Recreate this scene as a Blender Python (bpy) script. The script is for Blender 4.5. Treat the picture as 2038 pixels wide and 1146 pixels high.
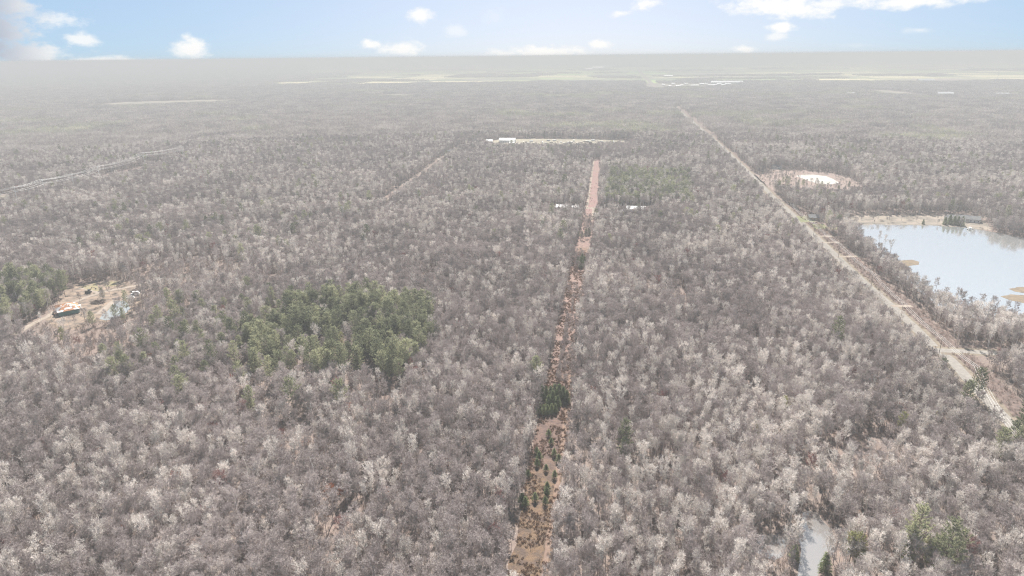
import bpy, bmesh, math, random
import numpy as np
from mathutils import Vector, Matrix

for _o in list(bpy.data.objects):
    bpy.data.objects.remove(_o)
scene = bpy.context.scene
COL = scene.collection

# ------------------------------------------------------------------ camera
CAM_H = 175.0
F_PX = 1359.0                      # focal length in pixels of a 2038 px wide picture
PITCH = math.radians(18.75)
ROLL = math.radians(0.62)
SUN_EL = math.radians(46.0)
SUN_AZ = math.radians(4.0)         # clockwise from +Y (the way the camera looks)

cam_data = bpy.data.cameras.new('camera')
cam_data.sensor_width = 36.0
cam_data.lens = 36.0 * F_PX / 2038.0
cam_data.clip_start = 0.5
cam_data.clip_end = 200000.0
cam = bpy.data.objects.new('camera', cam_data)
COL.objects.link(cam)
_fwd = Vector((0, math.cos(PITCH), -math.sin(PITCH)))
_up0 = Vector((0, math.sin(PITCH), math.cos(PITCH)))
_hor = Vector((1, 0, 0))
# horizon rises towards the right of the picture
_R = _hor * math.cos(ROLL) - _up0 * math.sin(ROLL)
_U = _up0 * math.cos(ROLL) + _hor * math.sin(ROLL)
cam.matrix_world = Matrix((( _R.x, _U.x, -_fwd.x, 0), (_R.y, _U.y, -_fwd.y, 0), (_R.z, _U.z, -_fwd.z, CAM_H), (0, 0, 0, 1)))
scene.camera = cam

# ------------------------------------------------------------------ sky
world = bpy.data.worlds.new('World')
scene.world = world
world.use_nodes = True
wt = world.node_tree
wt.nodes.clear()

def wn(t, **kw):
    n = wt.nodes.new(t)
    for k, v in kw.items():
        setattr(n, k, v)
    return n

def wmath(op, a, b=None, c=None):
    n = wn('ShaderNodeMath', operation=op)
    for i, v in enumerate((a, b, c)):
        if v is None:
            continue
        if isinstance(v, (int, float)):
            n.inputs[i].default_value = v
        else:
            wt.links.new(v, n.inputs[i])
    return n.outputs[0]

geo = wn('ShaderNodeTexCoord')
sep = wn('ShaderNodeSeparateXYZ')
wt.links.new(geo.outputs['Generated'], sep.inputs[0])
dx, dy, dz = sep.outputs
# the deep blue of a clear spring sky reaches far down: look the sky model up a little higher
lift = wn('ShaderNodeCombineXYZ')
wt.links.new(dx, lift.inputs[0]); wt.links.new(dy, lift.inputs[1])
wt.links.new(wmath('ADD', wmath('MULTIPLY', wmath('MAXIMUM', dz, 0.0), 1.8), 0.20), lift.inputs[2])
nrm = wn('ShaderNodeVectorMath', operation='NORMALIZE')
wt.links.new(lift.outputs[0], nrm.inputs[0])
sky = wn('ShaderNodeTexSky', sky_type='NISHITA')
sky.sun_disc = False
sky.sun_elevation = SUN_EL
sky.sun_rotation = SUN_AZ
sky.altitude = 200.0
sky.air_density = 0.65
sky.dust_density = 0.3
sky.ozone_density = 1.6
wt.links.new(nrm.outputs[0], sky.inputs['Vector'])
az = wmath('MULTIPLY', wmath('ARCTAN2', dx, dy), 57.29578)       # degrees, clockwise from +Y
el = wmath('MULTIPLY', wmath('ARCSINE', dz), 57.29578)
aev = wn('ShaderNodeCombineXYZ')
wt.links.new(az, aev.inputs[0]); wt.links.new(wmath('MULTIPLY', el, 1.6), aev.inputs[1])

def wnoise(scale, detail, rough=0.55, src=aev):
    n = wn('ShaderNodeTexNoise')
    n.inputs['Scale'].default_value = scale
    n.inputs['Detail'].default_value = detail
    n.inputs['Roughness'].default_value = rough
    wt.links.new(src.outputs[0], n.inputs['Vector'])
    return n.outputs[0]

puff = wmath('MULTIPLY_ADD', wnoise(0.62, 6.0, 0.62), 3.0, -1.5)

def px_dir(px, py):
    v = _fwd * F_PX + _R * (px - 1019.0) - _U * (py - 573.0)
    return v.normalized()

def sky_pos(px, py):
    v = px_dir(px, py)
    return math.degrees(math.atan2(v.x, v.y)), math.degrees(math.asin(v.z))

# cumulus seen in this stretch of sky: bearing, elevation, half-width, half-height (degrees), density
CLOUDS = [(1560, 12, 105, 26, 1.0), (1555, 52, 26, 10, 1.0), (1545, 73, 26, 7, .6), (1640, 8, 80, 12, .8),
          (1800, 4, 120, 13, .9), (1880, 8, 30, 8, .6), (1285, 8, 34, 12, 1.0), (1236, 27, 22, 8, .8), (1830, 60, 28, 6, .5),
          (838, 32, 32, 14, .8), (905, 60, 26, 14, .45), (738, 90, 22, 10, 1.0), (800, 97, 46, 18, .8), (1193, 87, 24, 12, .9),
          (1475, 98, 26, 9, .8), (1080, 104, 100, 14, 1.0), (1010, 106, 40, 7, .7), (378, 96, 36, 20, .9), (160, 78, 34, 13, .7), (105, 40, 44, 16, .75),
          (60, 28, 24, 10, .5), (-10, 30, 60, 55, 1.0), (40, 108, 90, 22, 1.0), (-40, 100, 90, 26, 1.0), (200, 120, 70, 8, .8), (110, 125, 40, 7, .8), (1700, 90, 40, 5, .25), (985, 30, 30, 20, .25)]
cover = None
for (cx_, cy_, hw, hh, dens) in CLOUDS:
    a0, e0 = sky_pos(cx_, cy_)
    u = wmath('MULTIPLY', wmath('SUBTRACT', az, a0), 27.0 / hw)
    v = wmath('MULTIPLY', wmath('SUBTRACT', el, e0), 27.0 / hh)
    r2 = wmath('ADD', wmath('MULTIPLY', u, u), wmath('MULTIPLY', v, v))
    m = wmath('MULTIPLY', wmath('SUBTRACT', 1.0, wmath('MINIMUM', wmath('SQRT', r2), 3.0)), 1.0)
    m = wmath('MULTIPLY', wmath('SMOOTH_MIN', wmath('ADD', wmath('ADD', m, puff), 0.25), 1.0, 0.3), dens)
    cover = m if cover is None else wmath('MAXIMUM', cover, m)
# the same broken cumulus carries on over the rest of the sky
dirv = wn('ShaderNodeVectorMath', operation='MULTIPLY')
wt.links.new(geo.outputs['Generated'], dirv.inputs[0])
dirv.inputs[1].default_value = (1, 1, 2.2)
field = wmath('MULTIPLY_ADD', wnoise(5.5, 7.0, 0.55, dirv), 6.0, -3.45)
high = wn('ShaderNodeMapRange', interpolation_type='SMOOTHSTEP')
high.inputs['From Min'].default_value = 5.0
high.inputs['From Max'].default_value = 9.0
wt.links.new(el, high.inputs['Value'])
field = wmath('SUBTRACT', wmath('MULTIPLY', field, high.outputs[0]), wmath('SUBTRACT', 1.0, high.outputs[0]))
cover = wmath('MAXIMUM', cover, field)
alpha = wn('ShaderNodeMapRange', interpolation_type='SMOOTHSTEP')
alpha.inputs['From Min'].default_value = 0.0
alpha.inputs['From Max'].default_value = 0.95
wt.links.new(cover, alpha.inputs['Value'])
# clouds: white, turning grey towards the far left bearings
az_tone = wn('ShaderNodeMapRange')
az_tone.inputs['From Min'].default_value = -35.5
az_tone.inputs['From Max'].default_value = -31.0
wt.links.new(az, az_tone.inputs['Value'])
ctone = wn('ShaderNodeMix', data_type='RGBA')
wt.links.new(wmath('ADD', az_tone.outputs[0], wmath('MULTIPLY', wnoise(0.5, 3.0), 0.2)), ctone.inputs[0])
ctone.inputs[6].default_value = (1.9, 2.15, 2.75, 1)
ctone.inputs[7].default_value = (5.7, 5.6, 5.4, 1)
mixc = wn('ShaderNodeMix', data_type='RGBA')
wt.links.new(wmath('MULTIPLY', alpha.outputs[0], 0.88), mixc.inputs[0])
# a thin high veil pales the blue, more so towards the horizon and under the sun
veil = wmath('MULTIPLY_ADD', wmath('POWER', 2.718, wmath('MULTIPLY', wmath('MAXIMUM', el, 0.0), -0.30)), 0.40, 0.50)
glow = wmath('POWER', 2.718, wmath('MULTIPLY', wmath('POWER', wmath('DIVIDE', wmath('SUBTRACT', az, math.degrees(SUN_AZ) + 2.0), 24.0), 2.0), -1.0))
vt = wn('ShaderNodeMix', data_type='RGBA')
wt.links.new(glow, vt.inputs[0])
vt.inputs[6].default_value = (2.6, 3.6, 4.15, 1)
vt.inputs[7].default_value = (4.75, 4.8, 4.65, 1)
pale = wn('ShaderNodeMix', data_type='RGBA')
wt.links.new(veil, pale.inputs[0])
wt.links.new(sky.outputs[0], pale.inputs[6]); wt.links.new(vt.outputs[2], pale.inputs[7])
wt.links.new(pale.outputs[2], mixc.inputs[6])
wt.links.new(ctone.outputs[2], mixc.inputs[7])
bg = wn('ShaderNodeBackground')
bg.inputs['Strength'].default_value = 0.05
wt.links.new(mixc.outputs[2], bg.inputs['Color'])
wo = wn('ShaderNodeOutputWorld')
wt.links.new(bg.outputs[0], wo.inputs['Surface'])
world.cycles.sampling_method = 'MANUAL'
world.cycles.sample_map_resolution = 512

# ------------------------------------------------------------------ sun
sun_data = bpy.data.lights.new('sun', 'SUN')
sun_data.energy = 5.0
sun_data.angle = math.radians(0.53)
sun_data.color = (1.0, 0.955, 0.89)
sun = bpy.data.objects.new('sun', sun_data)
COL.objects.link(sun)
_sd = Vector((math.sin(SUN_AZ) * math.cos(SUN_EL), math.cos(SUN_AZ) * math.cos(SUN_EL), math.sin(SUN_EL)))
sun.rotation_euler = _sd.to_track_quat('Z', 'Y').to_euler()
sun.location = (0, 0, 300)

# ------------------------------------------------------------------ exposure, renderer
scene.view_settings.view_transform = 'Standard'
scene.view_settings.look = 'None'
scene.view_settings.gamma = 1.0
scene.view_settings.use_curve_mapping = False
scene.view_settings.exposure = 1.92
scene.render.engine = 'CYCLES'
cy = scene.cycles
cy.max_bounces = 4
cy.diffuse_bounces = 3
cy.glossy_bounces = 2
cy.transmission_bounces = 1
cy.volume_bounces = 1
cy.transparent_max_bounces = 4
cy.caustics_reflective = False
cy.caustics_refractive = False
cy.use_denoising = True
cy.sample_clamp_indirect = 4.0
cy.use_adaptive_sampling = False
cy.denoiser = 'OPENIMAGEDENOISE'
cy.denoising_prefilter = 'NONE'
cy.denoising_input_passes = 'RGB_ALBEDO_NORMAL'
cy.filter_width = 1.1

# haze: extinction per metre and the share of it that scatters
HAZE_SIGMA = 0.00037
HAZE_TINT = (0.325, 0.337, 0.352, 1)
HAZE_G = 0.0

# ------------------------------------------------------------------ helpers
def at(px, py, z=0.0):
    """where the sight line through a point of the photograph meets the height z"""
    v = px_dir(px, py)
    t = (z - CAM_H) / v.z
    return (v.x * t, v.y * t)

def tag(o, label=None, cat=None, group=None, kind=None):
    if label: o['label'] = label
    if cat: o['category'] = cat
    if group: o['group'] = group
    if kind: o['kind'] = kind
    return o

def mesh_from(name, verts, faces, mats, face_mats=None):
    me = bpy.data.meshes.new(name)
    me.from_pydata([tuple(v) for v in verts], [], [tuple(f) for f in faces])
    for m in (mats if isinstance(mats, (list, tuple)) else [mats]):
        me.materials.append(m)
    if face_mats is not None:
        me.polygons.foreach_set('material_index', np.asarray(face_mats, dtype=np.int32))
    me.update()
    return me

def link(name, me, parent=None, loc=None, rz=0.0):
    o = bpy.data.objects.new(name, me)
    COL.objects.link(o)
    if parent is not None:
        o.parent = parent
    if loc is not None:
        o.location = loc
    if rz:
        o.rotation_euler = (0, 0, rz)
    return o

def empty(name, loc, rz=0.0):
    o = bpy.data.objects.new(name, None)
    o.empty_display_size = 1.0
    COL.objects.link(o)
    o.location = loc
    o.rotation_euler = (0, 0, rz)
    return o

# shapes collected into one part
class MB:
    def __init__(self):
        self.v, self.f = [], []
    def add(self, vs, fs):
        n = len(self.v)
        self.v.extend(tuple(p) for p in vs)
        self.f.extend(tuple(i + n for i in f) for f in fs)
        return self
    def box(self, x0, x1, y0, y1, z0, z1):
        return self.add([(x0, y0, z0), (x1, y0, z0), (x1, y1, z0), (x0, y1, z0), (x0, y0, z1), (x1, y0, z1), (x1, y1, z1), (x0, y1, z1)],
                        [(0, 3, 2, 1), (4, 5, 6, 7), (0, 1, 5, 4), (1, 2, 6, 5), (2, 3, 7, 6), (3, 0, 4, 7)])
    def tube(self, pts, radii, sides=4):
        pts = [Vector(p) for p in pts]
        if not isinstance(radii, (list, tuple)):
            radii = [radii] * len(pts)
        vs, fs = [], []
        for i, p in enumerate(pts):
            d = (pts[min(i + 1, len(pts) - 1)] - pts[max(i - 1, 0)]).normalized()
            a = d.orthogonal().normalized() if abs(d.z) > 0.95 else d.cross(Vector((0, 0, 1))).normalized()
            b = d.cross(a)
            for k in range(sides):
                t = 2 * math.pi * k / sides
                vs.append(p + (a * math.cos(t) + b * math.sin(t)) * radii[i])
        for i in range(len(pts) - 1):
            for k in range(sides):
                k2 = (k + 1) % sides
                fs.append((i * sides + k, i * sides + k2, (i + 1) * sides + k2, (i + 1) * sides + k))
        fs.append(tuple(range(sides - 1, -1, -1)))
        fs.append(tuple((len(pts) - 1) * sides + k for k in range(sides)))
        return self.add(vs, fs)
    def prism(self, outline, z0, z1):
        n = len(outline)
        vs = [(x, y, z0) for x, y in outline] + [(x, y, z1) for x, y in outline]
        fs = [tuple(range(n - 1, -1, -1)), tuple(range(n, 2 * n))] + [(i, (i + 1) % n, n + (i + 1) % n, n + i) for i in range(n)]
        return self.add(vs, fs)
    def build(self, name, mat, parent=None, loc=None, rz=0.0):
        return link(name, mesh_from(name, self.v, self.f, mat), parent, loc, rz)

def copy_tree(o, parent=None):
    c = o.copy()
    COL.objects.link(c)
    if parent is not None:
        c.parent = parent
    for ch in o.children:
        copy_tree(ch, c)
    return c

# node materials
class NT:
    def __init__(self, name):
        self.m = bpy.data.materials.new(name)
        self.m.use_nodes = True
        self.t = self.m.node_tree
        self.t.nodes.clear()
        self.out = self.t.nodes.new('ShaderNodeOutputMaterial')
    def n(self, t, ins=None, **kw):
        n = self.t.nodes.new(t)
        for k, v in kw.items():
            setattr(n, k, v)
        for k, v in (ins or {}).items():
            self.put(n.inputs[k], v)
        return n
    def put(self, sock, v):
        if isinstance(v, bpy.types.NodeSocket):
            self.t.links.new(v, sock)
        else:
            sock.default_value = v
    def math(self, op, *a):
        n = self.t.nodes.new('ShaderNodeMath')
        n.operation = op
        for i, v in enumerate(a):
            self.put(n.inputs[i], v)
        return n.outputs[0]
    def mix(self, f, a, b):
        n = self.t.nodes.new('ShaderNodeMix')
        n.data_type = 'RGBA'
        self.put(n.inputs[0], f)
        self.put(n.inputs[6], a if isinstance(a, bpy.types.NodeSocket) else (*a[:3], 1))
        self.put(n.inputs[7], b if isinstance(b, bpy.types.NodeSocket) else (*b[:3], 1))
        return n.outputs[2]
    def noise(self, vec, scale, detail=4.0, rough=0.55):
        n = self.n('ShaderNodeTexNoise', {'Scale': scale, 'Detail': detail, 'Roughness': rough})
        if vec is not None:
            self.t.links.new(vec, n.inputs['Vector'])
        return n.outputs[0]
    def step(self, v, a, b):
        n = self.n('ShaderNodeMapRange', {'From Min': a, 'From Max': b}, interpolation_type='SMOOTHSTEP')
        self.t.links.new(v, n.inputs['Value'])
        return n.outputs[0]
    def pos(self):
        return self.n('ShaderNodeNewGeometry').outputs['Position']
    def diffuse(self, col, rough=0.9, normal=None):
        b = self.n('ShaderNodeBsdfDiffuse', {'Roughness': 0.0})
        self.put(b.inputs['Color'], col if isinstance(col, bpy.types.NodeSocket) else (*col[:3], 1))
        if normal is not None:
            self.t.links.new(normal, b.inputs['Normal'])
        self.t.links.new(b.outputs[0], self.out.inputs['Surface'])
        return self.m
    def principled(self, col, rough=0.6, metal=0.0, normal=None, spec=0.5):
        b = self.n('ShaderNodeBsdfPrincipled', {'Roughness': rough, 'Metallic': metal})
        b.inputs['Specular IOR Level'].default_value = spec
        self.put(b.inputs['Base Color'], col if isinstance(col, bpy.types.NodeSocket) else (*col[:3], 1))
        if normal is not None:
            self.t.links.new(normal, b.inputs['Normal'])
        self.t.links.new(b.outputs[0], self.out.inputs['Surface'])
        return self.m
    def bump(self, h, strength, dist):
        n = self.n('ShaderNodeBump', {'Strength': strength, 'Distance': dist})
        self.t.links.new(h, n.inputs['Height'])
        return n.outputs[0]

def mottled(name, c1, c2, scale=0.3, rough=0.8, kind='diffuse', spec=0.3, metal=0.0, coords='pos'):
    m = NT(name)
    p = m.pos() if coords == 'pos' else m.n('ShaderNodeTexCoord').outputs['Object']
    c = m.mix(m.step(m.noise(p, scale, 5.0), 0.35, 0.65), c1, c2)
    return m.diffuse(c) if kind == 'diffuse' else m.principled(c, rough, metal, None, spec)

def bark_like(name, dark, light, amount=0.5, translucent=0.0):
    """a plant material whose tone differs from one plant to the next (by where the plant stands) and a little inside it"""
    m = NT(name)
    info = m.n('ShaderNodeObjectInfo')
    wnz = m.n('ShaderNodeTexWhiteNoise', noise_dimensions='3D')
    m.t.links.new(info.outputs['Location'], wnz.inputs['Vector'])
    stand = m.noise(info.outputs['Location'], 0.011, 3.0)
    one = m.math('MULTIPLY_ADD', wnz.outputs['Value'], 0.65, m.math('MULTIPLY_ADD', stand, 1.5, -0.57))
    fine = m.noise(m.pos(), 0.9, 2.0)
    f = m.math('MULTIPLY_ADD', m.math('SUBTRACT', fine, 0.5), amount, one)
    f = m.math('MINIMUM', m.math('MAXIMUM', f, 0.0), 1.0)
    c = m.mix(f, dark, light)
    if translucent:
        d = m.n('ShaderNodeBsdfDiffuse'); t = m.n('ShaderNodeBsdfTranslucent')
        m.t.links.new(c, d.inputs['Color']); m.t.links.new(c, t.inputs['Color'])
        mx = m.n('ShaderNodeMixShader'); mx.inputs[0].default_value = translucent
        m.t.links.new(d.outputs[0], mx.inputs[1]); m.t.links.new(t.outputs[0], mx.inputs[2])
        m.t.links.new(mx.outputs[0], m.out.inputs['Surface'])
        return m.m
    return m.diffuse(c)

# plan geometry
def seg_dist(P, line):
    d = np.full(len(P), 1e9)
    for (a, b) in zip(line[:-1], line[1:]):
        a = np.array(a); b = np.array(b)
        ab = b - a
        t = np.clip(((P - a) @ ab) / max(ab @ ab, 1e-9), 0, 1)
        d = np.minimum(d, np.hypot(*(P - a - t[:, None] * ab).T))
    return d

def inside(P, poly):
    x, y = P[:, 0], P[:, 1]
    r = np.zeros(len(P), bool)
    n = len(poly)
    for i in range(n):
        x0, y0 = poly[i]; x1, y1 = poly[(i + 1) % n]
        c = ((y0 > y) != (y1 > y))
        if y0 != y1:
            r ^= c & (x < (x1 - x0) * (y - y0) / (y1 - y0) + x0)
    return r

_vr = np.random.default_rng(77)
_lat = _vr.random((128, 128))
def vnoise(P, size):
    """smooth value noise 0..1 over the plan"""
    q = P / size
    i = np.floor(q).astype(int); f = q - i
    f = f * f * (3 - 2 * f)
    g = lambda a, b: _lat[(i[:, 0] + a) % 128, (i[:, 1] + b) % 128]
    return (g(0, 0) * (1 - f[:, 0]) + g(1, 0) * f[:, 0]) * (1 - f[:, 1]) + (g(0, 1) * (1 - f[:, 0]) + g(1, 1) * f[:, 0]) * f[:, 1]

def subdivide_poly(poly, step, jitter=0.0, seed=1):
    r = random.Random(seed)
    out = []
    n = len(poly)
    for i in range(n):
        a = Vector(poly[i]); b = Vector(poly[(i + 1) % n])
        k = max(1, int((b - a).length / step))
        for j in range(k):
            p = a.lerp(b, j / k)
            out.append((p.x + r.uniform(-jitter, jitter), p.y + r.uniform(-jitter, jitter)))
    return out

def sheet(name, poly, z, mat, kind='structure'):
    """a flat sheet of ground with the given outline"""
    me = bpy.data.meshes.new(name)
    bm = bmesh.new()
    vs = [bm.verts.new((x, y, z)) for x, y in poly]
    f = bm.faces.new(vs)
    f.normal_update()
    if f.normal.z < 0:
        f.normal_flip()
    bmesh.ops.triangulate(bm, faces=[f])
    bm.to_mesh(me); bm.free()
    me.materials.append(mat)
    o = link(name, me)
    if kind: o['kind'] = kind
    return o

def ribbon_outline(line, width, step=12.0, jitter=0.0, seed=2):
    """outline of a strip of the given width along a line; width may be one number or one per point"""
    r = random.Random(seed)
    ws = list(width) if isinstance(width, (list, tuple)) else [width] * len(line)
    pts, wd = [], []
    for i in range(len(line) - 1):
        a, b = Vector(line[i]), Vector(line[i + 1])
        k = max(1, int((b - a).length / step))
        for j in range(k):
            pts.append(a.lerp(b, j / k)); wd.append(ws[i] + (ws[i + 1] - ws[i]) * j / k)
    pts.append(Vector(line[-1])); wd.append(ws[-1])
    L, Rr = [], []
    for i, p in enumerate(pts):
        d = (pts[min(i + 1, len(pts) - 1)] - pts[max(i - 1, 0)]).normalized()
        nn = Vector((-d.y, d.x))
        L.append(tuple(p + nn * (wd[i] / 2 + r.uniform(-jitter, jitter))))
        Rr.append(tuple(p - nn * (wd[i] / 2 + r.uniform(-jitter, jitter))))
    return Rr + L[::-1]

# ------------------------------------------------------------------ plant materials
M = {}
M['pale_bark'] = bark_like('pale_bark', (0.45, 0.405, 0.375), (0.76, 0.705, 0.66))
M['brown_bark'] = bark_like('brown_bark', (0.235, 0.20, 0.19), (0.50, 0.44, 0.42))
M['brush_bark'] = bark_like('brush_bark', (0.18, 0.13, 0.115), (0.34, 0.26, 0.22))
M['dark_bark'] = bark_like('dark_bark', (0.10, 0.082, 0.068), (0.17, 0.145, 0.12))
M['pine_needles'] = bark_like('pine_needles', (0.125, 0.14, 0.085), (0.47, 0.465, 0.30), 1.3, translucent=0.35)
M['yellow_needles'] = bark_like('yellow_needles', (0.22, 0.22, 0.10), (0.34, 0.33, 0.16), translucent=0.3)
M['spruce_needles'] = bark_like('spruce_needles', (0.10, 0.13, 0.065), (0.24, 0.275, 0.14), 1.0, translucent=0.3)
M['tuft'] = bark_like('tuft', (0.17, 0.115, 0.085), (0.31, 0.21, 0.14))
M['rust_leaves'] = bark_like('rust_leaves', (0.30, 0.11, 0.06), (0.44, 0.19, 0.10), translucent=0.3)
M['red_buds'] = bark_like('red_buds', (0.23, 0.125, 0.115), (0.34, 0.20, 0.18))

# ------------------------------------------------------------------ plant shapes
class Plant:
    """triangles of one plant, kept apart as wood (trunk and limbs) and crown (twigs or needles)"""
    def __init__(self, seed):
        self.r = np.random.default_rng(seed)
        self.tv, self.tf, self.nt = [], [], 0
        self.cv, self.nc = [], 0
    def tube(self, pts, rad, sides=3):
        pts = np.asarray(pts, float)
        n = len(pts)
        d = np.gradient(pts, axis=0)
        d /= np.linalg.norm(d, axis=1)[:, None] + 1e-9
        ref = np.where(np.abs(d[:, 2:3]) > 0.9, np.array([[1.0, 0, 0]]), np.array([[0, 0, 1.0]]))
        a = np.cross(d, ref); a /= np.linalg.norm(a, axis=1)[:, None] + 1e-9
        b = np.cross(d, a)
        ang = np.arange(sides) * 2 * np.pi / sides
        ring = pts[:, None, :] + (a[:, None, :] * np.cos(ang)[None, :, None] + b[:, None, :] * np.sin(ang)[None, :, None]) * np.asarray(rad)[:, None, None]
        self.tv.append(ring.reshape(-1, 3))
        for i in range(n - 1):
            for k in range(sides):
                k2 = (k + 1) % sides
                o = self.nt
                self.tf.append((o + i * sides + k, o + i * sides + k2, o + (i + 1) * sides + k2, o + (i + 1) * sides + k))
        self.nt += n * sides
    def slivers(self, base, tip, w):
        """one thin tapering triangle per twig or needle spray"""
        base = np.asarray(base); tip = np.asarray(tip)
        ax = tip - base
        rnd = self.r.normal(size=ax.shape)
        s = np.cross(ax, rnd); s /= np.linalg.norm(s, axis=1)[:, None] + 1e-9
        w = np.broadcast_to(np.asarray(w, float).reshape(-1, 1), (len(base), 1)) * 0.5
        self.cv.append(np.stack([base - s * w, base + s * w, tip], axis=1).reshape(-1, 3))
    def meshes(self, name, wood, crown):
        wv = np.concatenate(self.tv) if self.tv else np.zeros((0, 3))
        cv = np.concatenate(self.cv) if self.cv else np.zeros((0, 3))
        cf = np.arange(len(cv)).reshape(-1, 3)
        wm = mesh_from(name + '_wood', wv, self.tf, wood)
        cm = mesh_from(name + '_crown', cv, cf, crown)
        both = mesh_from(name, np.concatenate([wv, cv]), list(self.tf) + [tuple(f + len(wv)) for f in cf], [wood, crown],
                         [0] * len(self.tf) + [1] * len(cf))
        return wm, cm, both

def unit(v):
    return v / (np.linalg.norm(v) + 1e-9)

def broadleaf(seed, H, R, base=0.4, n_limbs=16, up=0.75, n_sub=5, n_twig=9, twig=1.0, w=0.05, trunk=0.16, curve=0.35, fork=1, lean=0.04, limb_r=0.35, round_=0.5):
    """a leafless tree: trunk, limbs, side branches, twigs. up: how steeply limbs rise; round_: where the crown is widest"""
    p = Plant(seed); r = p.r
    nb = []
    for k in range(fork):
        ln = r.normal(size=2) * lean * H + (0 if fork == 1 else 1) * np.array([math.cos(k * 2 * math.pi / fork + seed), math.sin(k * 2 * math.pi / fork + seed)]) * R * 0.35
        ts = np.linspace(0, 1, 7)
        axis = np.stack([ln[0] * ts ** 1.5 + r.normal(size=7) * 0.06 * R * ts, ln[1] * ts ** 1.5 + r.normal(size=7) * 0.06 * R * ts, ts * H * r.uniform(0.93, 1.0)], 1)
        axis[0, :2] = 0
        rad = trunk * (1 - ts * 0.93) * (1 if fork == 1 else 0.8)
        p.tube(axis, rad, 5 if fork == 1 else 4)
        nb.append((axis, rad))
    subs = []
    for i in range(n_limbs):
        axis, rad = nb[i % fork]
        t = base + (0.96 - base) * ((i + r.uniform(0, 1)) / n_limbs) ** 0.85
        o = np.array([np.interp(t, np.linspace(0, 1, 7), axis[:, c]) for c in range(3)])
        h = (t - base) / (1 - base)
        prof = (math.sin(math.pi * min(1, (h * (1 - round_) + round_ * 0.5 + 0.08))) ** 0.7)
        L = R * prof * r.uniform(0.8, 1.2)
        az_ = i * 2.4 + r.uniform(-.5, .5)
        rise = up * r.uniform(0.7, 1.3) + 0.5 * h
        d = unit(np.array([math.cos(az_), math.sin(az_), rise]))
        L3 = max(0.5, min(L * math.sqrt(1 + rise * rise) * 0.85, (H * 1.02 - o[2]) / max(d[2] + curve * 0.3, .2)))
        s = np.linspace(0, 1, 5)
        pts = o + np.outer(s, d) * L3 + np.outer(s ** 2, np.array([0, 0, curve * L3 * 0.4])) + r.normal(size=(5, 3)) * 0.04 * L3 * s[:, None]
        r0 = max(0.025, np.interp(t, np.linspace(0, 1, 7), rad) * limb_r * 1.5)
        p.tube(pts, r0 * (1 - s * 0.8), 3)
        for j in range(n_sub):
            q = r.uniform(0.25, 0.98)
            b = np.array([np.interp(q, s, pts[:, c]) for c in range(3)])
            e = unit(d + r.normal(size=3) * 0.65 + np.array([0, 0, 0.35 * up]))
            ls = L3 * r.uniform(0.25, 0.5) * (1.1 - 0.5 * q)
            m = b + e * ls * 0.5 + r.normal(size=3) * 0.05 * ls
            tip = b + e * ls + np.array([0, 0, 0.1 * ls])
            p.tube([b, m, tip], [r0 * 0.42, r0 * 0.3, r0 * 0.12], 3)
            subs.append((b, tip, e))
        subs.append((pts[2], pts[4], unit(pts[4] - pts[2])))
    # twigs fan out along every side branch
    B, T = [], []
    for (b, t_, e) in subs:
        k = n_twig
        q = r.uniform(0.15, 1.0, k)[:, None]
        base_ = b + (t_ - b) * q
        dd = e[None, :] + r.normal(size=(k, 3)) * 0.55 + np.array([0, 0, 0.28 * up])
        dd /= np.linalg.norm(dd, axis=1)[:, None]
        ln = twig * r.uniform(0.5, 1.25, k)[:, None]
        tip_ = base_ + dd * ln
        B.append(base_); T.append(tip_)
        # second order: two finer twigs on each
        for z in (0.45, 0.7):
            d2 = dd + r.normal(size=(k, 3)) * 0.6
            d2 /= np.linalg.norm(d2, axis=1)[:, None]
            B.append(base_ + dd * ln * z); T.append(base_ + dd * ln * z + d2 * ln * 0.55)
    B = np.concatenate(B); T = np.concatenate(T)
    p.slivers(B, T, w)
    return p

def brush(seed, H, R, n=22, n_twig=14, w=0.05):
    p = Plant(seed); r = p.r
    B, T = [], []
    for i in range(n):
        a = r.uniform(0, 2 * math.pi); d = unit(np.array([math.cos(a) * r.uniform(.2, 1) * R / H, math.sin(a) * r.uniform(.2, 1) * R / H, 1]))
        o = np.array([r.normal() * R * 0.35, r.normal() * R * 0.35, 0])
        L = H * r.uniform(.6, 1.05)
        tip = o + d * L + r.normal(size=3) * 0.1 * L
        p.tube([o, o + d * L * .5 + r.normal(size=3) * .04 * L, tip], [0.035, 0.025, 0.008], 3)
        q = r.uniform(.3, 1, n_twig)[:, None]
        b = o + (tip - o) * q
        dd = d + r.normal(size=(n_twig, 3)) * 0.6
        B.append(b); T.append(b + dd * r.uniform(.25, .6, n_twig)[:, None] * R * 0.55)
    p.slivers(np.concatenate(B), np.concatenate(T), w)
    return p

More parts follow.
